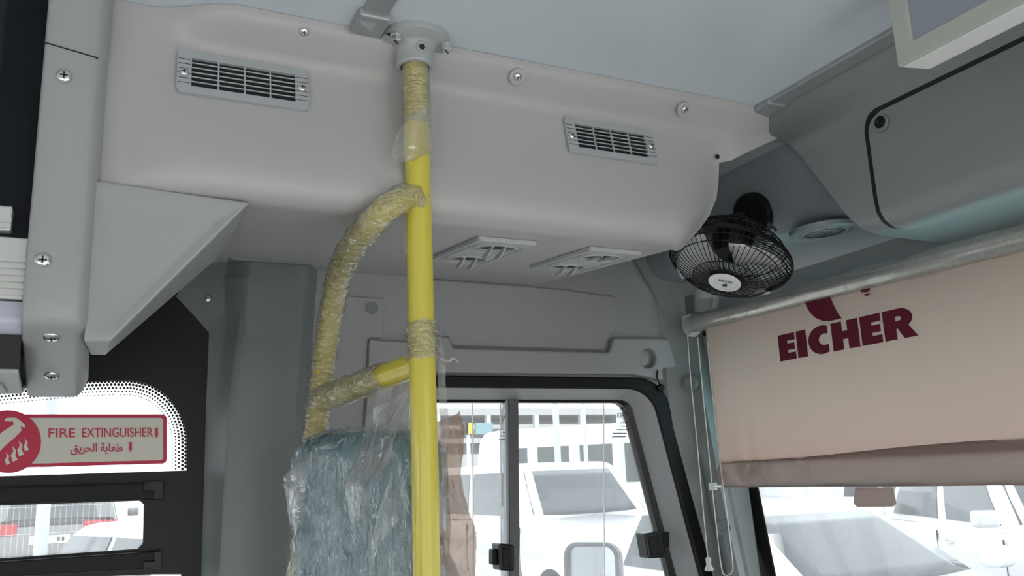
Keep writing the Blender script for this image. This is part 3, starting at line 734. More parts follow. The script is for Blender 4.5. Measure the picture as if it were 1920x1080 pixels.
def cab_at(s, off):
    i = 0
    while i < len(cL) - 2 and cL[i + 1] < s: i += 1
    t = (s - cL[i]) / (cL[i + 1] - cL[i]); p = cpts[i].lerp(cpts[i + 1], t)
    a = cpts[max(i - 1, 0)]; b = cpts[min(i + 2, len(cpts) - 1)]; d = (b - a).normalized(); nn = Vector((d.z, 0, -d.x))
    return p + nn * off
def hatch(s0, s1, yl, r, off, name, m):
    rings = []; n = 40
    for k in range(n + 1):
        s = s0 + (s1 - s0) * k / n; ins = 0
        if s < s0 + r: ins = r - math.sqrt(max(0, r * r - (s0 + r - s) ** 2))
        if s > s1 - r: ins = r - math.sqrt(max(0, r * r - (s - s1 + r) ** 2))
        p = cab_at(s, off); q = cab_at(s, off * .3)
        rings.append([Vector((q.x, yl - ins, q.z)), Vector((p.x, yl - ins - .001, p.z)), Vector((p.x, .2, p.z)), Vector((p.x, -.5, p.z)), Vector((q.x, -.5, q.z))])
    return add(name, *loft(rings), m, cb, smooth=40)
hatch(-.004, .213, .8325, .032, .0008, 'hatch_gap', 'dark')
hd = hatch(.006, .209, .8245, .026, .0028, 'hatch_door', 'cabinet')
lk = P(1652, 231, 'x', .9945)
add('lock_recess', *lathe([(.0125, 0), (.0122, .0012), (.0100, .0015), (.0095, .0005)], 28, axis_mtx(lk, (-1, 0, 0))), 'cabinet', hd, smooth=35)
add('lock', *lathe([(.0088, .0), (.0088, .0020), (.006, .0024), (.0045, .001), (.001, .001)], 24, axis_mtx(lk + Vector((0, .001, .002)), (-1, 0, 0))), 'blackp', hd, smooth=35)

# ------------------------------------------------------------------ speaker in the header
sp0 = P(1545, 432, 'z', .3765)
sk = thing('speaker', sp0, 'round grey speaker grille in the header beside the fan', 'speaker')
smt = axis_mtx(sp0, (.06, 0, -1), (1, 0, 0))
add('bezel', *lathe([(.056, -.004), (.055, .003), (.050, .006), (.046, .005), (.044, .001), (.040, .0005), (.038, .004), (.036, .0045)], 48, smt), 'front', sk, smooth=40)
add('grille', *lathe([(.0375, .002), (.036, .004), (.02, .006), (.001, .0065)], 40, smt), 'vent2', sk, smooth=60)
hg = []
for i in range(-9, 10):
    for j in range(-9, 10):
        x, y = i * .0038 + (j % 2) * .0019, j * .0036
        if x * x + y * y < .0335 ** 2: hg.append(xf(prism([(x + a, y + b, .0038 + .0025 * (1 - (x * x + y * y) / .0014)) for a, b in disc_pts(5, .0012)], (0, 0, .0009)), smt))
add('grille_holes', *join(*hg), 'dark', sk, kind='stuff')

# ------------------------------------------------------------------ monitor under the ceiling
XM = .80
mo = thing('ceiling_monitor', (XM, .28, .436), 'white framed monitor hanging under the ceiling above the windscreen', 'monitor')
ya, yb2, za, zb = .609, -.05, .437, .5495
rin = [(XM, .587, .458), (XM, .587, .545), (XM, yb2 + .022, .545), (XM, yb2 + .022, .458)]
rout = [(XM, ya, za), (XM, ya, zb), (XM, yb2, zb), (XM, yb2, za)]
add('bezel', *ringband(rout, rin, (.006, 0, 0)), 'bezel', mo, bevel=.0012)
add('screen', *box(XM + .003, XM + .006, yb2 + .022, .587, .458, .545), 'screen', mo)
bk = [(XM + .006, ya, za), (XM + .006, ya, zb), (XM + .006, yb2, zb), (XM + .006, yb2, za)]
bk2 = [(XM + .045, ya - .006, za + .002), (XM + .045, ya - .006, zb), (XM + .045, yb2 + .006, zb), (XM + .045, yb2 + .006, za + .002)]
add('housing', *loft([bk, bk2], closed=True, cap=True), 'white', mo, bevel=.002)
for z in (.520, .452): add('clip', *box(XM + .008, XM + .014, ya - .001, ya + .003, z - .006, z + .006), 'white', mo)

# =================================================================== FAN
fn = Vector((-.41, -.10, -.92)).normalized()
fcn = P(1367, 489, 'x', .915); FR = .099
bpos = P(1415, 401, 'x', 1.0175)
fa = thing('cabin_fan', bpos, 'small black caged fan mounted on the header near the roller blind', 'fan')
upv = Vector((.0, .98, -.15))
fmt = axis_mtx(fcn, fn, upv)
def cage_prof(t):           # front dome, t 0 hub .. 1 rim
    r = .026 + (FR - .026) * t; return r, .040 * (1 - t ** 2.4)
def rear_prof(t):
    r = .030 + (FR - .030) * t; return r, -.050 * (1 - t ** 3.0)
def wires(profile, n, rw, twist=0.0, t0=0.0):
    gs_ = []
    for k in range(n):
        a0 = 2 * PI * k / n
        path = []
        for j in range(9):
            t = t0 + (1 - t0) * j / 8; r, h = profile(t); a = a0 + twist * t
            path.append(fmt @ Vector((r * math.cos(a), r * math.sin(a), h)))
        gs_.append(tube(path, rw, 4, cap=False))
    return gs_
def hoop_(r, h, rw, n=64, k=6): return tube([fmt @ Vector((r * math.cos(2 * PI * i / n), r * math.sin(2 * PI * i / n), h)) for i in range(n)], rw, k, closed=True)
fg = wires(cage_prof, 60, .00075, .0)
inner_ = wires(lambda t: cage_prof(t * .36), 90, .00045, .0)
fg += inner_
for t in (.36, .78, .90): fg.append(hoop_(*cage_prof(t), .0009))
add('front_guard', *join(*fg), 'blackp', fa, smooth=180)
rgd = wires(rear_prof, 56, .0009, .55)
for t in (.5, .8): rgd.append(hoop_(*rear_prof(t), .001))
add('rear_guard', *join(*rgd), 'blackp', fa, smooth=180)
rim = [(FR - .0015, .0035), (FR + .0015, .003), (FR + .0025, .0), (FR + .0015, -.0035), (FR - .0015, -.004), (FR - .0015, .0035)]
add('rim', *loft([[fmt @ Vector((r * math.cos(2 * PI * i / 64), r * math.sin(2 * PI * i / 64), h)) for i in range(64)] for r, h in rim], closed=True), 'blackp', fa, smooth=40)
hb = add('hub', *lathe([(.0268, .034), (.0270, .039), (.0262, .0418), (.025, .0425), (.001, .0425)], 32, fmt), 'blackp', fa, smooth=35)
add('badge', *lathe([(.0260, .0420), (.0253, .0435), (.001, .0445)], 32, fmt), 'badge', hb, smooth=60)
tu = (fmt.to_3x3() @ Vector((0, 0, 1)))
def badge_dir(px, py):      # direction on the badge that runs along this photo direction
    g_ = R_ * px - U_ * py; g_ = g_ - tu * g_.dot(tu) - W_ * 0; return g_.normalized()
bu = badge_dir(-.9, .1); bu = (bu - tu * bu.dot(tu)).normalized(); bv = tu.cross(bu)
bc = fmt @ Vector((0, 0, .0448))
add('badge_lettering', *on_plane(EIC, bc - bu * .011 - bv * .011, bu * .022, bv * .0065), 'decal', hb)
add('badge_emblem', *prism([bc + bu * (.0055 * math.cos(a) * (1 if math.cos(a) < .5 else .6)) + bv * (.003 + .005 * math.sin(a)) for a in [2 * PI * k / 9 for k in range(7)]], tu * .0003), 'decal', hb)
add('motor', *lathe([(.022, -.012), (.030, -.020), (.033, -.042), (.031, -.070), (.022, -.080), (.001, -.082)], 28, fmt), 'blackp', fa, smooth=40)
for k in range(3):
    a0 = 2 * PI * k / 3 + .9; rows_ = []
    for i in range(7):
        r = .018 + (.084 - .018) * i / 6; wd = .75 + 1.0 * (i / 6) * (1.15 - .35 * (i / 6) ** 3)
        rows_.append([fmt @ Vector((r * math.cos(a0 + wd * (s - .5)), r * math.sin(a0 + wd * (s - .5)), .012 + .016 * (s - .5) * (1 + .3 * i / 6))) for s in [j / 6 for j in range(7)]])
    add('blade', *loft(rows_), 'bladeg', fa, smooth=180, solid=.0015)
bn = Vector((-.92, -.12, -.34)).normalized()
add('base', *lathe([(.039, 0), (.039, .008), (.036, .013), (.018, .016), (.001, .017)], 36, axis_mtx(bpos, bn)), 'blackp', fa, smooth=35)
add('base_screw', *lathe([(.0035, .0), (.0032, .0018), (.001, .002)], 14, axis_mtx(bpos + bn * .0125 + Vector((.0, .02, .012)), bn)), 'strip', fa, smooth=35)
back = fcn - fn * .075
add('neck', *tube(bez([bpos + bn * .012, bpos + bn * .03 + Vector((.0, .0, -.004)), back + Vector((.006, 0, .006)), back], 6), .0135, 16), 'blackp', fa, smooth=60)
add('knob', *tube([back + R_ * .045 - U_ * .008, back + R_ * .062 - U_ * .006, back + R_ * .066 - U_ * .012], .0024, 8), 'blackp', fa, smooth=60)
add('pivot', *lathe([(.010, -.02), (.0105, .02)], 16, axis_mtx(back + fn * .006, R_)), 'blackp', fa, smooth=35)

# =================================================================== ROLLER BLIND
bl = thing('roller_blind', (1.07, .8, -.04), 'beige roller blind with maroon lettering hanging over the windscreen', 'roller blind')
XB = 1.07
rA, rB = P(1296, 608, 'x', XB), P(1920, 446, 'x', XB); dr = (rB - rA).normalized()
rE = rA + dr * ((rA.y - .18) / -dr.y)
V, Fc = tube(resample([rA, rE], 90), .0172, 24)
add('roller_tube', [v + wob(v, 20, .0016, 2) for v in V], Fc, 'tubeplastic', bl, smooth=60)
V, Fc = tube(resample([rA + dr * .01, rE], 160), .0186, 20, cap=False)
add('tube_film', [v + wob((v.x, v.y * .35, v.z), 60, .0034, 7) for v in V], Fc, 'film', bl, smooth=180)
add('bracket', *join(prism([P(1280, 556, 'x', 1.10), P(1301, 552, 'x', 1.10), P(1303, 598, 'x', 1.10), P(1284, 604, 'x', 1.10)], (.006, 0, 0))), 'wallg', bl, bevel=.001)
add('end_bracket', *prism([P(1276, 592, 'x', 1.07), P(1292, 588, 'x', 1.07), P(1300, 600, 'x', 1.07), P(1299, 624, 'x', 1.07), P(1290, 632, 'x', 1.07), P(1280, 622, 'x', 1.07)], (.02, 0, 0)), 'cord', bl, bevel=.003)
YL, YR = 1.318, .22
ZT, ZH, ZB = rA.z - .002, .005, -.0375
def cloth_x(y, z):
    k = max(0, min(1, (.12 - z) / .15)); l = max(0, min(1, (y - .95) / .35))
    return XB - .004 + .0050 * k * (.25 + l) * math.sin(y * 95 + z * 14 + 2 * math.sin(y * 31)) + noise.noise(Vector((y * 6, z * 6, 0))) * .004 * k
rows_ = [[Vector((cloth_x(YL + (YR - YL) * i / 150, ZT + (ZH - ZT) * j / 24), YL + (YR - YL) * i / 150 - .008 * (j / 24) * max(0, 1 - i / 40), ZT + (ZH - ZT) * j / 24)) for i in range(151)] for j in range(25)]
add('cloth', *loft(rows_), 'blind', bl, smooth=180, solid=.0006)
def hem_z(y): return ZH + .004 + .006 * math.tanh((.98 - y) * 8) + .006
hr = []
for j in range(11):
    row = []
    for i in range(181):
        y = YL - .010 + (YR - YL + .010) * i / 180; t = j / 10
        z = hem_z(y) + (ZB - hem_z(y)) * t; l = max(0, min(1, (y - 1.0) / .25))
        row.append(Vector((XB - .0055 - .004 * math.sin(t * PI) - .0060 * (l + .10) * math.sin(y * 190 + 3 * math.sin(y * 47) + t * 1.5) * math.sin(t * PI) + noise.noise(Vector((y * 14, z * 20, 4))) * .003, y, z + noise.noise(Vector((y * 7, 0, 0))) * .0015)))
    hr.append(row)
add('hem', *loft(hr), 'hem', bl, smooth=180, solid=.001)
add('bottom_bar', *tube([P(1338, 912, 'x', XB - .002), (XB + .001, YR, ZB + .007)], .0028, 12), 'alu', bl, smooth=60)
add('bar_clip', *prism([P(1328, 906, 'x', XB - .006), P(1337, 905, 'x', XB - .006), P(1338, 919, 'x', XB - .006), P(1329, 920, 'x', XB - .006)], (.010, 0, 0)), 'cord', bl, bevel=.001)
tb = [(1603, 914), (1672, 914), (1674, 922), (1678, 944), (1673, 950), (1606, 951), (1600, 944), (1601, 926)]
add('pull_tab', *prism([P(a, b, 'x', XB - .007) for a, b in tb], (.004, 0, 0)), 'hem', bl, bevel=.0012)
# lettering on the cloth
def E_(): return [[(0, 0), (.66, 0), (.66, .27), (.36, .27), (.36, .375), (.63, .375), (.63, .625), (.36, .625), (.36, .73), (.66, .73), (.66, 1), (0, 1)]]
def I_(): return [[(0, 0), (.37, 0), (.37, 1), (0, 1)]]
def H_(): return [[(0, 0), (.37, 0), (.37, .36), (.55, .36), (.55, 0), (.92, 0), (.92, 1), (.55, 1), (.55, .65), (.37, .65), (.37, 1), (0, 1)]]
def C_():
    o_ = [(.50 + .50 * math.cos(a), .5 + .52 * math.sin(a)) for a in [math.radians(62 + (298 - 62) * k / 18) for k in range(19)]]
    i_ = [(.60 + .21 * math.cos(a), .5 + .21 * math.sin(a)) for a in [math.radians(300 - (300 - 60) * k / 12) for k in range(13)]]
    return [o_ + [(.735, .26)] + i_ + [(.735, .74)]]
def RR_(): return []
tl, tr_ = P(1463, 678, 'x', XB - .0075), P(1722, 629, 'x', XB - .0075)
hgt = (P(1465, 629, 'x', XB - .0075) - tl).length * 1.0
wid = (tr_ - tl).length
spec = [(E_, .66), (I_, .37), (C_, .80), (H_, .92), (E_, .66), (RR_, .98)]
tot = sum(s for _, s in spec) + 5 * .07
u_ = (tr_ - tl) / tot; v_ = Vector((0, 0, hgt))
cur = 0
for fnc, wdt in spec:
    gs_ = []
    for poly in fnc():
        cl = []
        for p in poly:
            if not cl or (Vector((*p, 0)) - Vector((*cl[-1], 0))).length > 1e-5: cl.append(p)
        if (Vector((*cl[0], 0)) - Vector((*cl[-1], 0))).length < 1e-5: cl.pop()
        gs_.append(prism([tl + u_ * (cur + a) + v_ * b for a, b in cl], (.0004, 0, 0)))
    if fnc is RR_:
        ro = [(0, 0), (.37, 0), (.37, .34), (.42, .34), (.58, 0), (.98, 0), (.74, .41)] + [(.50 + .38 * math.cos(t), .67 + .33 * math.sin(t)) for t in [math.radians(-44 + 134 * k / 12) for k in range(13)]] + [(0, 1)]
        ri = [(.37, .60), (.45, .60)] + [(.47 + .08 * math.cos(t), .675 + .075 * math.sin(t)) for t in [math.radians(-75 + 150 * k / 8) for k in range(9)]] + [(.45, .75), (.37, .75)]
        gs_ = [holed([tl + u_ * (cur + a) + v_ * b for a, b in ro], [[tl + u_ * (cur + a) + v_ * b for a, b in ri]], (.0004, 0, 0))]
    add('letter', *join(*gs_), 'maroon', bl)
    cur += wdt + .07
def blind_print(px, name): add(name, *prism([P(a, b, 'x', XB - .0075) for a, b in px], (.0004, 0, 0)), 'maroon', bl)
blind_print([(1509, 566), (1513, 577), (1520, 588), (1530, 597), (1543, 602), (1556, 602), (1578, 597), (1570, 586), (1563, 572), (1556, 556), (1530, 560)], 'emblem')
for q in ([(1613, 544), (1631, 540), (1631, 544), (1626, 548), (1614, 548)], [(1620, 552), (1632, 549), (1628, 554), (1621, 555)]): blind_print(q, 'emblem_stroke')
# operating cord with knob, and the guide loop
cd = thing('pull_cord', P(1328, 1060, 'x', 1.045), 'thin white pull cord with bell shaped knob beside the blind', 'cord')
add('cord', *tube(bez([P(1289, 628, 'x', 1.045), P(1294, 700, 'x', 1.045), P(1304, 800, 'x', 1.045), P(1316, 930, 'x', 1.045), P(1327, 1046, 'x', 1.045)], 6), .0010, 6), 'cord', cd, smooth=60)
kp = P(1328, 1048, 'x', 1.045)
add('knob', *lathe([(.0035, .003), (.0052, .0), (.0045, -.008), (.0050, -.012), (.0082, -.017), (.0084, -.020), (.006, -.0215), (.001, -.021)], 24, axis_mtx(kp, (0, 0, 1))), 'cord', cd, smooth=40)
cl2 = thing('cord_loop', P(1358, 1078, 'x', 1.055), 'white looped blind cord hanging at the left edge of the blind', 'cord')
lpp = [P(1308, 632, 'x', 1.055), P(1318, 740, 'x', 1.055), P(1330, 860, 'x', 1.055), P(1339, 950, 'x', 1.055), P(1352, 1060, 'x', 1.055), P(1360, 1078, 'x', 1.055), P(1371, 1074, 'x', 1.055), P(1374, 1058, 'x', 1.055), P(1365, 980, 'x', 1.055), P(1352, 880, 'x', 1.055), P(1338, 760, 'x', 1.055), P(1326, 640, 'x', 1.055)]
add('cord', *tube(bez(lpp, 6), .0011, 6), 'cord', cl2, smooth=60)

# =================================================================== SIGN ON THE PASSENGER WINDOW
YS = YG - .020
sg = thing('fire_extinguisher_sign', P(150, 875, 'y', YS), 'red and cream fire extinguisher sign in English and Arabic on the window', 'sign')
def spx(pts, d=0.0): return [P(a, b, 'y', YS - d) for a, b in pts]
def rr_px(x0, y0, x1, y1, r, sk0=0.0, sk1=0.0):      # rounded px rectangle, top/bottom skew
    return [(a, b + (sk0 + (sk1 - sk0) * (b - y0) / (y1 - y0)) * (a - x0) / (x1 - x0)) for a, b in rrect(x0, x1, y0, y1, r, 5)]
add('board', *prism(spx(rr_px(15, 777, 313, 877, 9, 0, -8)), (0, .003, 0)), 'red', sg)
add('panel', *prism(spx(rr_px(22, 783.5, 306, 870.5, 6, 0, -8), .0008), (0, .002, 0)), 'cream', sg)
add('roundel', *prism(spx([(15 + 62 * math.cos(2 * PI * k / 40), 828 + 59 * math.sin(2 * PI * k / 40)) for k in range(40)], .0016), (0, .002, 0)), 'red', sg)
def sprint(px, name, m): add(name, *prism(spx(px, .0022), (0, .0006, 0)), m, sg)
sprint([(8, 786), (14, 783), (30, 783), (40, 790), (47, 797), (46, 802), (38, 799), (41, 806), (36, 812), (28, 820), (14, 832), (0, 846), (-15, 855), (-22, 842), (-10, 825), (4, 810), (16, 802), (26, 796), (24, 790), (10, 790)], 'extinguisher_mark', 'cream')
for dx, dy, sc in ((12, 872, .8), (24, 866, 1.0), (36, 856, 1.0), (47, 846, .8)):
    sprint([(dx, dy), (dx - 4 * sc, dy - 12 * sc), (dx + 1, dy - 20 * sc), (dx - 1, dy - 30 * sc), (dx + 6 * sc, dy - 22 * sc), (dx + 5 * sc, dy - 12 * sc), (dx + 9 * sc, dy - 4 * sc)], 'flame_mark', 'cream')
def sign_text(g2, x0, y0, x1, y1, name, sl=0.0):
    o = P(x0, y1, 'y', YS - .0022); u = P(x1, y1 + sl, 'y', YS - .0022) - o; v = P(x0, y0, 'y', YS - .0022) - o
    add(name, *on_plane(g2, o, u, v), 'red', sg)
sign_text(text_geo('FIRE', bold=.006), 91, 803.5, 141, 820.5, 'lettering', -.6)
sign_text(text_geo('EXTINGUISHER', bold=.006), 154, 802.2, 287, 820.2, 'lettering', -1.2)
ARA = ''.join(chr(c) for c in (0xFED6, 0xFEF3, 0xFEAE, 0xFEA4, 0xFEDF, 0xFE8D, 0x20, 0xFE94, 0xFEF3, 0xFE8E, 0xFED4, 0xFEC3))
sign_text(text_geo(ARA, bold=.012), 132, 831, 230, 853.5, 'arabic_lettering', -1)
for x, y0, y1 in ((293.5, 802, 822), (244.5, 829, 848)):
    sprint([(x - 2.6, y0), (x + 2.6, y0), (x + 2.6, y0 + 12), (x + 3.6, y0 + 12), (x, y1), (x - 3.6, y0 + 12), (x - 2.6, y0 + 12)], 'arrow_mark', 'red')

# =================================================================== DRIVER'S SEAT UNDER FILM
se = thing('driver_seat', (.32, 1.05, ZF), 'blue grey driver seat wrapped in clear and tan plastic film', 'seat')
def seat_ring(z, g, top=0.0):
    RL, RR, FR_, FL = Vector((.236, 1.150)), Vector((.333, .972)), Vector((.392, 1.006)), Vector((.318, 1.182))
    c = (RL + RR + FR_ + FL) / 4; cs = [RL, RR, FR_, FL]; out = []
    w_ = 1.0 + max(0, -z - .1) * .45
    for i in range(4):
        a, b = cs[i], cs[(i + 1) % 4]; p = cs[i - 1]
        for t in (.0, .25, .5, .75, .999):
            q = a.lerp(b, t)
            out.append(q)
    sm_ = []
    n = len(out)
    for i in range(n): sm_.append((out[i - 1] + out[i] * 2 + out[(i + 1) % n]) / 4)
    return [Vector(((c + (q - c) * (1 + g) * w_).x, (c + (q - c) * (1 + g) * w_).y, z)) for q in sm_]
lv = [(-1.0, 0), (-.5, 0), (-.3, 0), (-.15, 0), (-.05, 0), (.02, 0), (.042, -.04), (.054, -.14), (.060, -.35), (.061, -.8)]
add('backrest', *loft([seat_ring(z, g) for z, g in lv], closed=True, cap=True), 'seat', se, smooth=60)
add('base', *loft([seat_ring(z, g) for z, g in ((ZF, .5), (ZF + .03, .6), (-1.03, .5), (-.98, .2))], closed=True, cap=True), 'black', se, smooth=60)
V, Fc = [], []
rings = []
for k in range(41):
    z = .068 - .5 * (k / 40) ** 1.0
    g = .09 if z < .03 else .09 - ((z - .03) / .038) ** 2 * .55
    r0 = seat_ring(z, g); dense = []
    for i in range(len(r0)):
        a, b = r0[i], r0[(i + 1) % len(r0)]
        for t in (0, .25, .5, .75): dense.append(a.lerp(b, t))
    rings.append([q + wob((q.x * 2.2, q.y * 2.2, q.z * .55), 22, .006, 5) + wob(q, 120, .0022, 8) for q in dense])
add('clear_cover', *loft(rings, closed=True), 'cover', se, smooth=180)
# gathered top edge, side flap, diagonal fold and tan sheet of the wrapping
sheet([[(598, 838), (640, 822), (690, 822)], [(590, 842), (640, 830), (690, 832)], [(588, 846), (640, 838), (690, 842)]], lambda u, v: 1.10 - .05 * u, 'film_flap', 'sheet', se, n=14, amp=.004, sc=60, seed=20)
sheet([[(572, 850), (585, 842)], [(532, 893), (582, 880)], [(530, 910), (568, 930)], [(540, 960), (560, 980)], [(549, 1005), (553, 1010)]], lambda u, v: 1.135 - .02 * u, 'film_flap', 'sheet', se, n=16, amp=.003, sc=40, seed=21)
sheet([[(768, 800), (790, 800)], [(745, 850), (788, 860)], [(730, 905), (785, 935)], [(710, 960), (735, 985)], [(696, 1020), (712, 1025)], [(692, 1075), (700, 1078)]], lambda u, v: .985 - .012 * u + .02 * v, 'film_fold', 'sheet', se, n=24, amp=.005, sc=35, seed=22)
sheet([[(700, 770), (775, 730)], [(690, 820), (765, 790)], [(668, 870), (740, 850)], [(650, 920), (720, 890)]], lambda u, v: 1.03 - .04 * u, 'film_fold', 'sheet', se, n=20, amp=.007, sc=35, seed=23)
sheet([[(780, 815), (825, 790), (860, 768)], [(780, 840), (830, 815), (868, 797)], [(782, 880), (830, 870), (869, 880)], [(784, 950), (835, 940), (876, 930)], [(786, 1020), (840, 1020), (889, 1000)], [(790, 1110), (845, 1110), (891, 1110)], [(790, 1250), (850, 1250), (892, 1250)]], lambda u, v: .978 + .03 * u, 'tan_sheet', 'tan', se, n=40, amp=.008, sc=26, seed=24, fine=.002)

# =================================================================== OUTSIDE: YARD, VEHICLES, BUILDING
GZ = -1.75
yd = add('ground', *box(-60, 90, -60, 110, GZ - .2, GZ), 'asphalt'); yd['kind'] = 'structure'
yw_ = add('added_sky_blocker', *box(-50, 70, -14.4, -14, GZ, 3.4), 'concrete'); yw_['kind'] = 'structure'  # unseen slab, added to block low sky light from the lower grab pole

def rloop(x0, x1, hw, z, r, n=5):
    r = min(r, hw * .9, (x1 - x0) * .45); return [Vector((a, b, z)) for a, b in rrect(x0, x1, -hw, hw, r, n)]
def vehicle(name, pos, yaw, label, cat, L=4.7, W=1.85, H=1.8, belt=1.08, hood=1.02, deck=1.05, fb=.85, ft=.15, rb=-2.15, rt=-2.0, paint='carwhite', pillars=((.14, .47), (.52, .93)), plate=False, group=None):
    t = thing(name, (pos[0], pos[1], GZ), label, cat, group); hw = W / 2
    mt = Matrix.Translation((pos[0], pos[1], GZ)) @ Matrix.Rotation(yaw, 4, 'Z')
    def ad(nm, g, m, par=t, **k): return add(nm, *xf(g, mt), m, par, **k)
    xs = [-L / 2, -L / 2 + .06, -L / 2 + .3, rb - .05, -.6, .3, fb, fb + .35, L / 2 - .55, L / 2 - .18, L / 2 - .04, L / 2]
    rings = []
    for i, x in enumerate(xs):
        u = (x + L / 2) / L
        ztop = deck if x <= rb else (belt if x < fb else belt + (hood - belt) * min(1, (x - fb) / .4) - .10 * max(0, (x - fb) / (L / 2 - fb)) ** 3)
        end = 0.0
        if i in (0, len(xs) - 1): end = .12
        if i in (1, len(xs) - 2): end = .05
        h2 = hw * (1 - end) * (1 - .06 * max(0, (abs(u - .5) * 2)) ** 4); zb = .28 + end
        zt = ztop - end * 2.2
        half = [(h2 * .9, zb), (h2 * .98, zb + .15), (h2, zb + .35), (h2, zt - .22), (h2 * .975, zt - .07), (h2 * .90, zt - .005), (h2 * .5, zt + .02), (0, zt + .028)]
        rings.append([Vector((x, a, b)) for a, b in half] + [Vector((x, -a, b)) for a, b in half[-2::-1]])
    body = ad('body', loft(rings, closed=True, cap=True), paint, smooth=40)
    hb, hr_ = hw * .93, hw * .76
    def ext(tt): return rb + (rt - rb) * tt, fb + (ft - fb) * tt, hb + (hr_ - hb) * tt
    zz = lambda tt: belt - .03 + (H - belt + .03) * tt
    lv_ = []
    for tt, ins in ((0, 0), (.45, 0), (.86, 0), (.95, .025), (.985, .07), (1.0, .16)):
        a, b, h_ = ext(min(tt, 1)); bul = .012 * math.sin(tt * PI)
        lv_.append(rloop(a + ins * 1.3, b - ins * 1.6, h_ - ins + bul, zz(tt), .16))
    ad('cabin', loft(lv_, closed=True, cap=True), paint, smooth=45)
    def cabin_pane(nm, end):
        rows2 = []
        for k in range(7):
            tt = .10 + .74 * k / 6; a, b, h_ = ext(tt); row = []
            for j in range(11):
                s = -1 + 2 * j / 10
                row.append(Vector(((b + .016 - .05 * s * s) if end else (a - .016 + .05 * s * s), s * (h_ - .085), zz(tt))))
            rows2.append(row)
        ad(nm, loft(rows2), 'carglass', solid=.03, smooth=60)
    cabin_pane('windscreen', True); cabin_pane('rear_window', False)
    for sd in (-1, 1):
        for f0, f1 in pillars:
            pts = []
            for tt, f in ((.10, f0), (.10, f1), (.50, f1), (.84, f1), (.84, f0), (.5, f0)):
                a, b, h_ = ext(tt); pts.append(Vector((a + (b - a) * f, sd * (h_ + .010 + .012 * math.sin(tt * PI)), zz(tt))))
            ad('side_window', prism(pts, (0, -sd * .03, 0)), 'carglass')
            a, b, h_ = ext(0); xm = a + (b - a) * (f0 + .05)
            hd_ = [(xm + .09 * math.cos(q), sd * (hw + .012 + .018 * (1 - abs(math.cos(q)))), belt - .17 + .022 * math.sin(q)) for q in [2 * PI * k / 12 for k in range(12)]]
            ad('door_handle', prism(hd_, (0, -sd * .03, 0)), 'lamp', bevel=.004)
            xd = a + (b - a) * (f1 + .025)
            ad('door_seam', box(xd - .004, xd + .004, min(sd * hw * .985, sd * hw * 1.003), max(sd * hw * .985, sd * hw * 1.003), .5, belt - .08), 'dark', bevel=0)
        mir = [(fb - .12 + a, sd * (hw + .02), belt + .10 + b) for a, b in rrect(-.09, .09, -.07, .08, .05, 4)]
        ad('side_mirror', prism(mir, (0, sd * .2, 0)), paint, bevel=.03, smooth=60)
        for xw in (L * .31, -L * .30):
            wm = Matrix.Translation((xw, sd * (hw - .10), .35)) @ Matrix.Rotation(PI / 2, 4, 'X')
            ad('wheel', xf(lathe([(.20, -.11), (.33, -.10), (.35, -.05), (.35, .05), (.33, .10), (.20, .11)], 28), wm), 'tyre', smooth=40)
        ad('headlight', box(L / 2 - .16, L / 2 - .005, sd * hw * .72 - .15, sd * hw * .72 + .15, hood - .38, hood - .22), 'lamp', bevel=.03)
        ad('tail_light', box(-L / 2 - .012, -L / 2 + .2, min(sd * hw * .45, sd * hw * .93), max(sd * hw * .45, sd * hw * .93), deck - .20, deck - .04), 'carlight', bevel=.02)
    if plate:
        pl = ad('number_plate', box(-L / 2 - .02, -L / 2, -.27, .27, deck - .34, deck - .22), 'badge', bevel=.004)
        ad('plate_marks', join(*[box(-L / 2 - .023, -L / 2 - .019, yv, yv + .035, deck - .31, deck - .25) for yv in (-.2, -.14, 0.02, .07, .12, .17)]), 'decal', pl)
    return t

# white off-roader nose-on to the driver's window
c1 = P(1128, 925, 'y', 9.3)
vehicle('parked_car', (c1.x + .05, c1.y + 1.3), -PI / 2 + .05, 'white off-roader parked nose-on outside the driver window', 'car', L=4.8, W=2.05, H=1.90, belt=1.20, hood=1.16, deck=1.16, fb=.95, ft=.35, rb=-2.3, rt=-2.2)
c2 = P(1545, 985, 'x', 5.0)
vehicle('parked_car', (c2.x, c2.y + .30), -PI / 2 - .02, 'white sedan with sloping windscreen seen below the roller blind', 'car', L=4.3, W=1.8, H=1.46, belt=.93, hood=.90, deck=.98, fb=1.05, ft=.10, rb=-1.65, rt=-1.2)
c3 = P(1815, 985, 'x', 7.0)
vehicle('parked_car', (8.64, 5.70), math.atan2(-.88, -.48), 'white car seen side-on at the right below the blind', 'car', L=4.3, W=1.85, H=1.72, belt=1.10, hood=1.06, deck=1.1, fb=1.15, ft=.45, rb=-1.95, rt=-1.6, pillars=((.10, .50), (.57, .94)))
c4 = P(112, 985, 'y', 15)
vehicle('parked_car', (c4.x, c4.y + 2.3), PI / 2 - .05, 'silver off-roader seen from behind through the left window', 'car', L=4.8, W=1.95, H=1.80, belt=1.25, hood=1.1, deck=1.36, fb=.95, ft=.35, rb=-2.28, rt=-2.1, paint='carsilver', plate=True)
c5 = P(235, 1010, 'y', 8.0)
vehicle('parked_car', (c5.x + .35, c5.y - .2), PI / 2 + .35, 'white car in front of the silver one in the left window', 'car', L=4.3, W=1.8, H=1.52, belt=.95, hood=.93, deck=1.0, fb=.9, ft=.2, rb=-1.9, rt=-1.5)
vehicle('parked_car', (P(20, 940, 'y', 24).x - 1.2, 24), -PI / 2, 'small white car far away at the left window edge', 'car', L=4.3, W=1.8, H=1.5, belt=.95, hood=.93, deck=1.0, fb=.9, ft=.2, rb=-1.9, rt=-1.5)
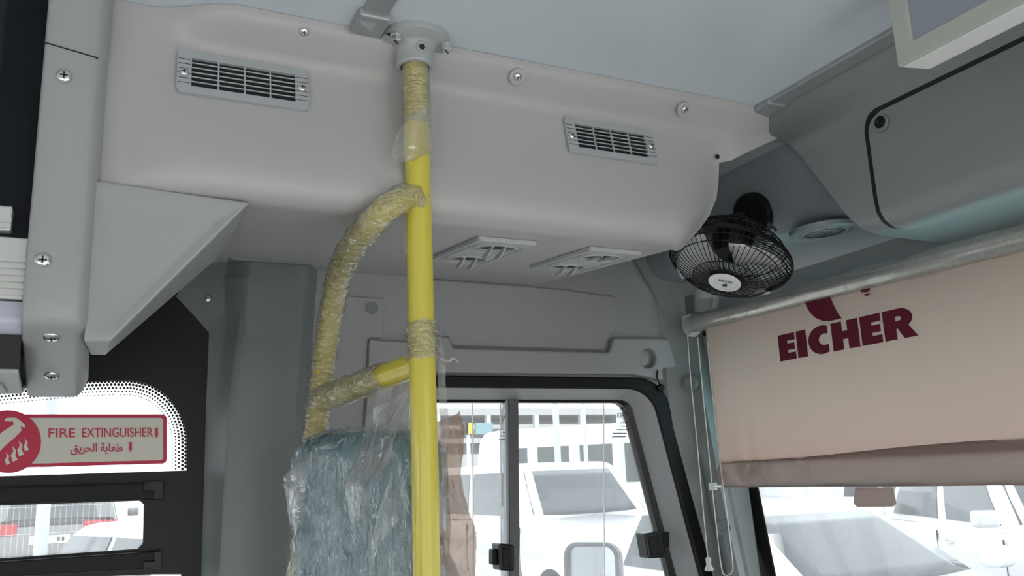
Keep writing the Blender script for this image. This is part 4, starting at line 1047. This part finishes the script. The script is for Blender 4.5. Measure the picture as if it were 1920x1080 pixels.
vehicle('parked_car', (P(880, 850, 'y', 32).x, 32), -.3, 'small white car far behind, beside the parked white bus', 'car', L=4.4, W=1.8, H=1.5, belt=.95, hood=.93, deck=1.0, fb=.9, ft=.2, rb=-1.9, rt=-1.5)
c8 = P(1560, 915, 'x', 14)
vehicle('parked_car', (c8.x + 1.5, c8.y - 1.2), -PI / 2 + .1, 'white car behind the sedan below the blind', 'car', L=4.5, W=1.8, H=1.62, belt=1.0, hood=.98, deck=1.0, fb=.9, ft=.2, rb=-1.9, rt=-1.7)

# white coach behind the off-roader
b0, b1 = P(915, 868, 'y', 19.5), P(1330, 858, 'y', 15.5)
ux = (b1 - b0); ux.z = 0; blen = ux.length; ux.normalize(); yw = math.atan2(ux.y, ux.x)
bu_ = thing('parked_bus', (b0.x, b0.y, GZ), 'long white bus with dark side windows behind the off-roader', 'bus')
bmt = Matrix.Translation((b0.x, b0.y, GZ)) @ Matrix.Rotation(yw, 4, 'Z')
lvb = [rloop(-.4 + i_, blen + 2, 1.15 - i_ * .6, z, .3) + [] for z, i_ in ((.4, 0), (1.4, 0), (2.2, .02), (2.62, .08), (2.80, .22), (2.86, .5))]
lvb = [[p + Vector((0, 1.15, 0)) for p in l] for l in lvb]
add('body', *xf(loft(lvb, closed=True, cap=True), bmt), 'carwhite', bu_, smooth=40)
nb = 6
for k in range(nb):
    x0 = .25 + k * (blen + 1) / nb; x1 = x0 + (blen + 1) / nb - .28
    add('side_window', *xf(prism([(x0 + (.35 if k == 0 else 0), -.015, 2.38), (x1, -.015, 2.38), (x1, -.015, 1.50), (x0, -.015, 1.50)], (0, .05, 0)), bmt), 'busglass', bu_)
add('lower_stripe', *xf(box(0, blen + 1.6, -.012, .02, 1.05, 1.12), bmt), 'steelw', bu_)

# posts, fence and the building behind
for k, (x, y, d, r, z1, lab) in enumerate(((1046, 860, 13.0, .055, 3.0, 'thick white post in front of the parked bus'), (1099, 860, 13.6, .038, 3.2, 'thin white post right of the thick one by the bus'), (1166, 860, 14.2, .06, 1.1, 'short white post beside the window print'), (79, 990, 7.0, .045, 2.2, 'white post in front of the silver car'), (86, 800, 20, .06, 6, 'tall grey lamp post seen above the sign'))):
    b = P(x, y, 'y', d)
    o = add('post', *join(tube([(b.x, b.y, GZ), (b.x, b.y, z1)], r, 14), lathe([(r * 2.2, 0), (r * 2.2, .03), (r, .04)], 14, Matrix.Translation((b.x, b.y, GZ)))), 'steelw', smooth=40); tag(o, lab, 'post')
bd = thing('far_building', (20, 60, GZ), 'long pale open-fronted building far behind the bus', 'building')
bx0, bx1, by = 14, 70, 58.0
add('roof', *box(bx0, bx1, by, by + 8, 4.4, 4.9), 'concrete', bd)
add('beam', *box(bx0, bx1, by + .2, by + .6, 3.4, 3.7), 'concrete', bd)
add('beam', *box(bx0, bx1, by + .2, by + .6, 2.4, 2.75), 'concrete', bd)
add('back_wall', *box(bx0, bx1, by + 5, by + 5.3, GZ, 4.4), 'carsilver', bd)
add('fascia', *box(bx0, bx1, by + .1, by + .5, GZ, 1.6), 'concrete', bd)
for k in range(15): add('column', *box(bx0 + k * 4, bx0 + k * 4 + .35, by, by + .4, GZ, 4.4), 'steelw', bd)
sg2 = thing('shop_board', (P(885, 805, 'y', 50).x, 50, GZ), 'small yellow and teal board far off at the left of the driver window', 'board')
for (xa, xb_, ya_, yb_, m) in ((868, 878, 790, 815, 'decal'), (874, 888, 793, 813, 'yelsign'), (893, 924, 793, 814, 'greysign')):
    add('panel', *prism([P(xa, ya_, 'y', 50), P(xb_, ya_, 'y', 50), P(xb_, yb_, 'y', 50), P(xa, yb_, 'y', 50)], (0, .3, 0)), m, sg2)
for x in (878, 910): p0 = P(x, 815, 'y', 50.1); add('leg', *box(p0.x - .1, p0.x + .1, 50.05, 50.2, GZ, p0.z), 'steelw', sg2)
# mesh fence seen through the left window
fe = thing('mesh_fence', (-2, 11.6, GZ), 'pale mesh fence running behind the white post at left', 'fence')
wv = [box(-6 + k * .06, -6 + k * .06 + .0035, 11.6, 11.6035, GZ + .1, .45) for k in range(130)] + [box(-6, 1.8, 11.6, 11.605, GZ + .1 + .3 * k, GZ + .104 + .3 * k) for k in range(8)]
add('wires', *join(*wv), 'steelw', fe, kind='stuff')
for k in range(4): add('fence_post', *box(-6 + k * 2.5, -5.95 + k * 2.5, 11.61, 11.66, GZ, .6), 'steelw', fe)

# outside mirror of the bus
m0 = P(1112, 1090, 'y', 1.95)
mr = thing('wing_mirror', m0, 'grey framed wing mirror of the bus outside the driver window', 'mirror')
mm = axis_mtx(m0, Vector((-.80, -.60, .05)), Vector((.60, -.80, 0)))
mo_ = [(a, b, 0) for a, b in rrect(-.075, .075, -.17, .095, .035, 6)]; mi_ = [(a, b, 0) for a, b in rrect(-.064, .064, -.158, .084, .028, 6)]
add('frame', *xf(ringband(mo_, mi_, (0, 0, .012)), mm), 'mirrorgrey', mr, bevel=.003, smooth=40)
add('mirror_glass', *xf(prism([(a, b, .002) for a, b in rrect(-.066, .066, -.16, .086, .03, 6)], (0, 0, .002)), mm), 'mirror', mr)
add('back_shell', *xf(loft([[Vector((a * s, b * s, h)) for a, b, _ in mo_] for s, h in ((1, 0), (.95, -.03), (.75, -.05))], closed=True, cap=True), mm), 'mirrorgrey', mr, smooth=40)
add('arm', *tube(bez([mm @ Vector((0, -.14, -.04)), mm @ Vector((.03, -.25, -.06)), Vector((1.22, 1.52, -.75))], 6), .014, 12), 'black', mr, smooth=60)
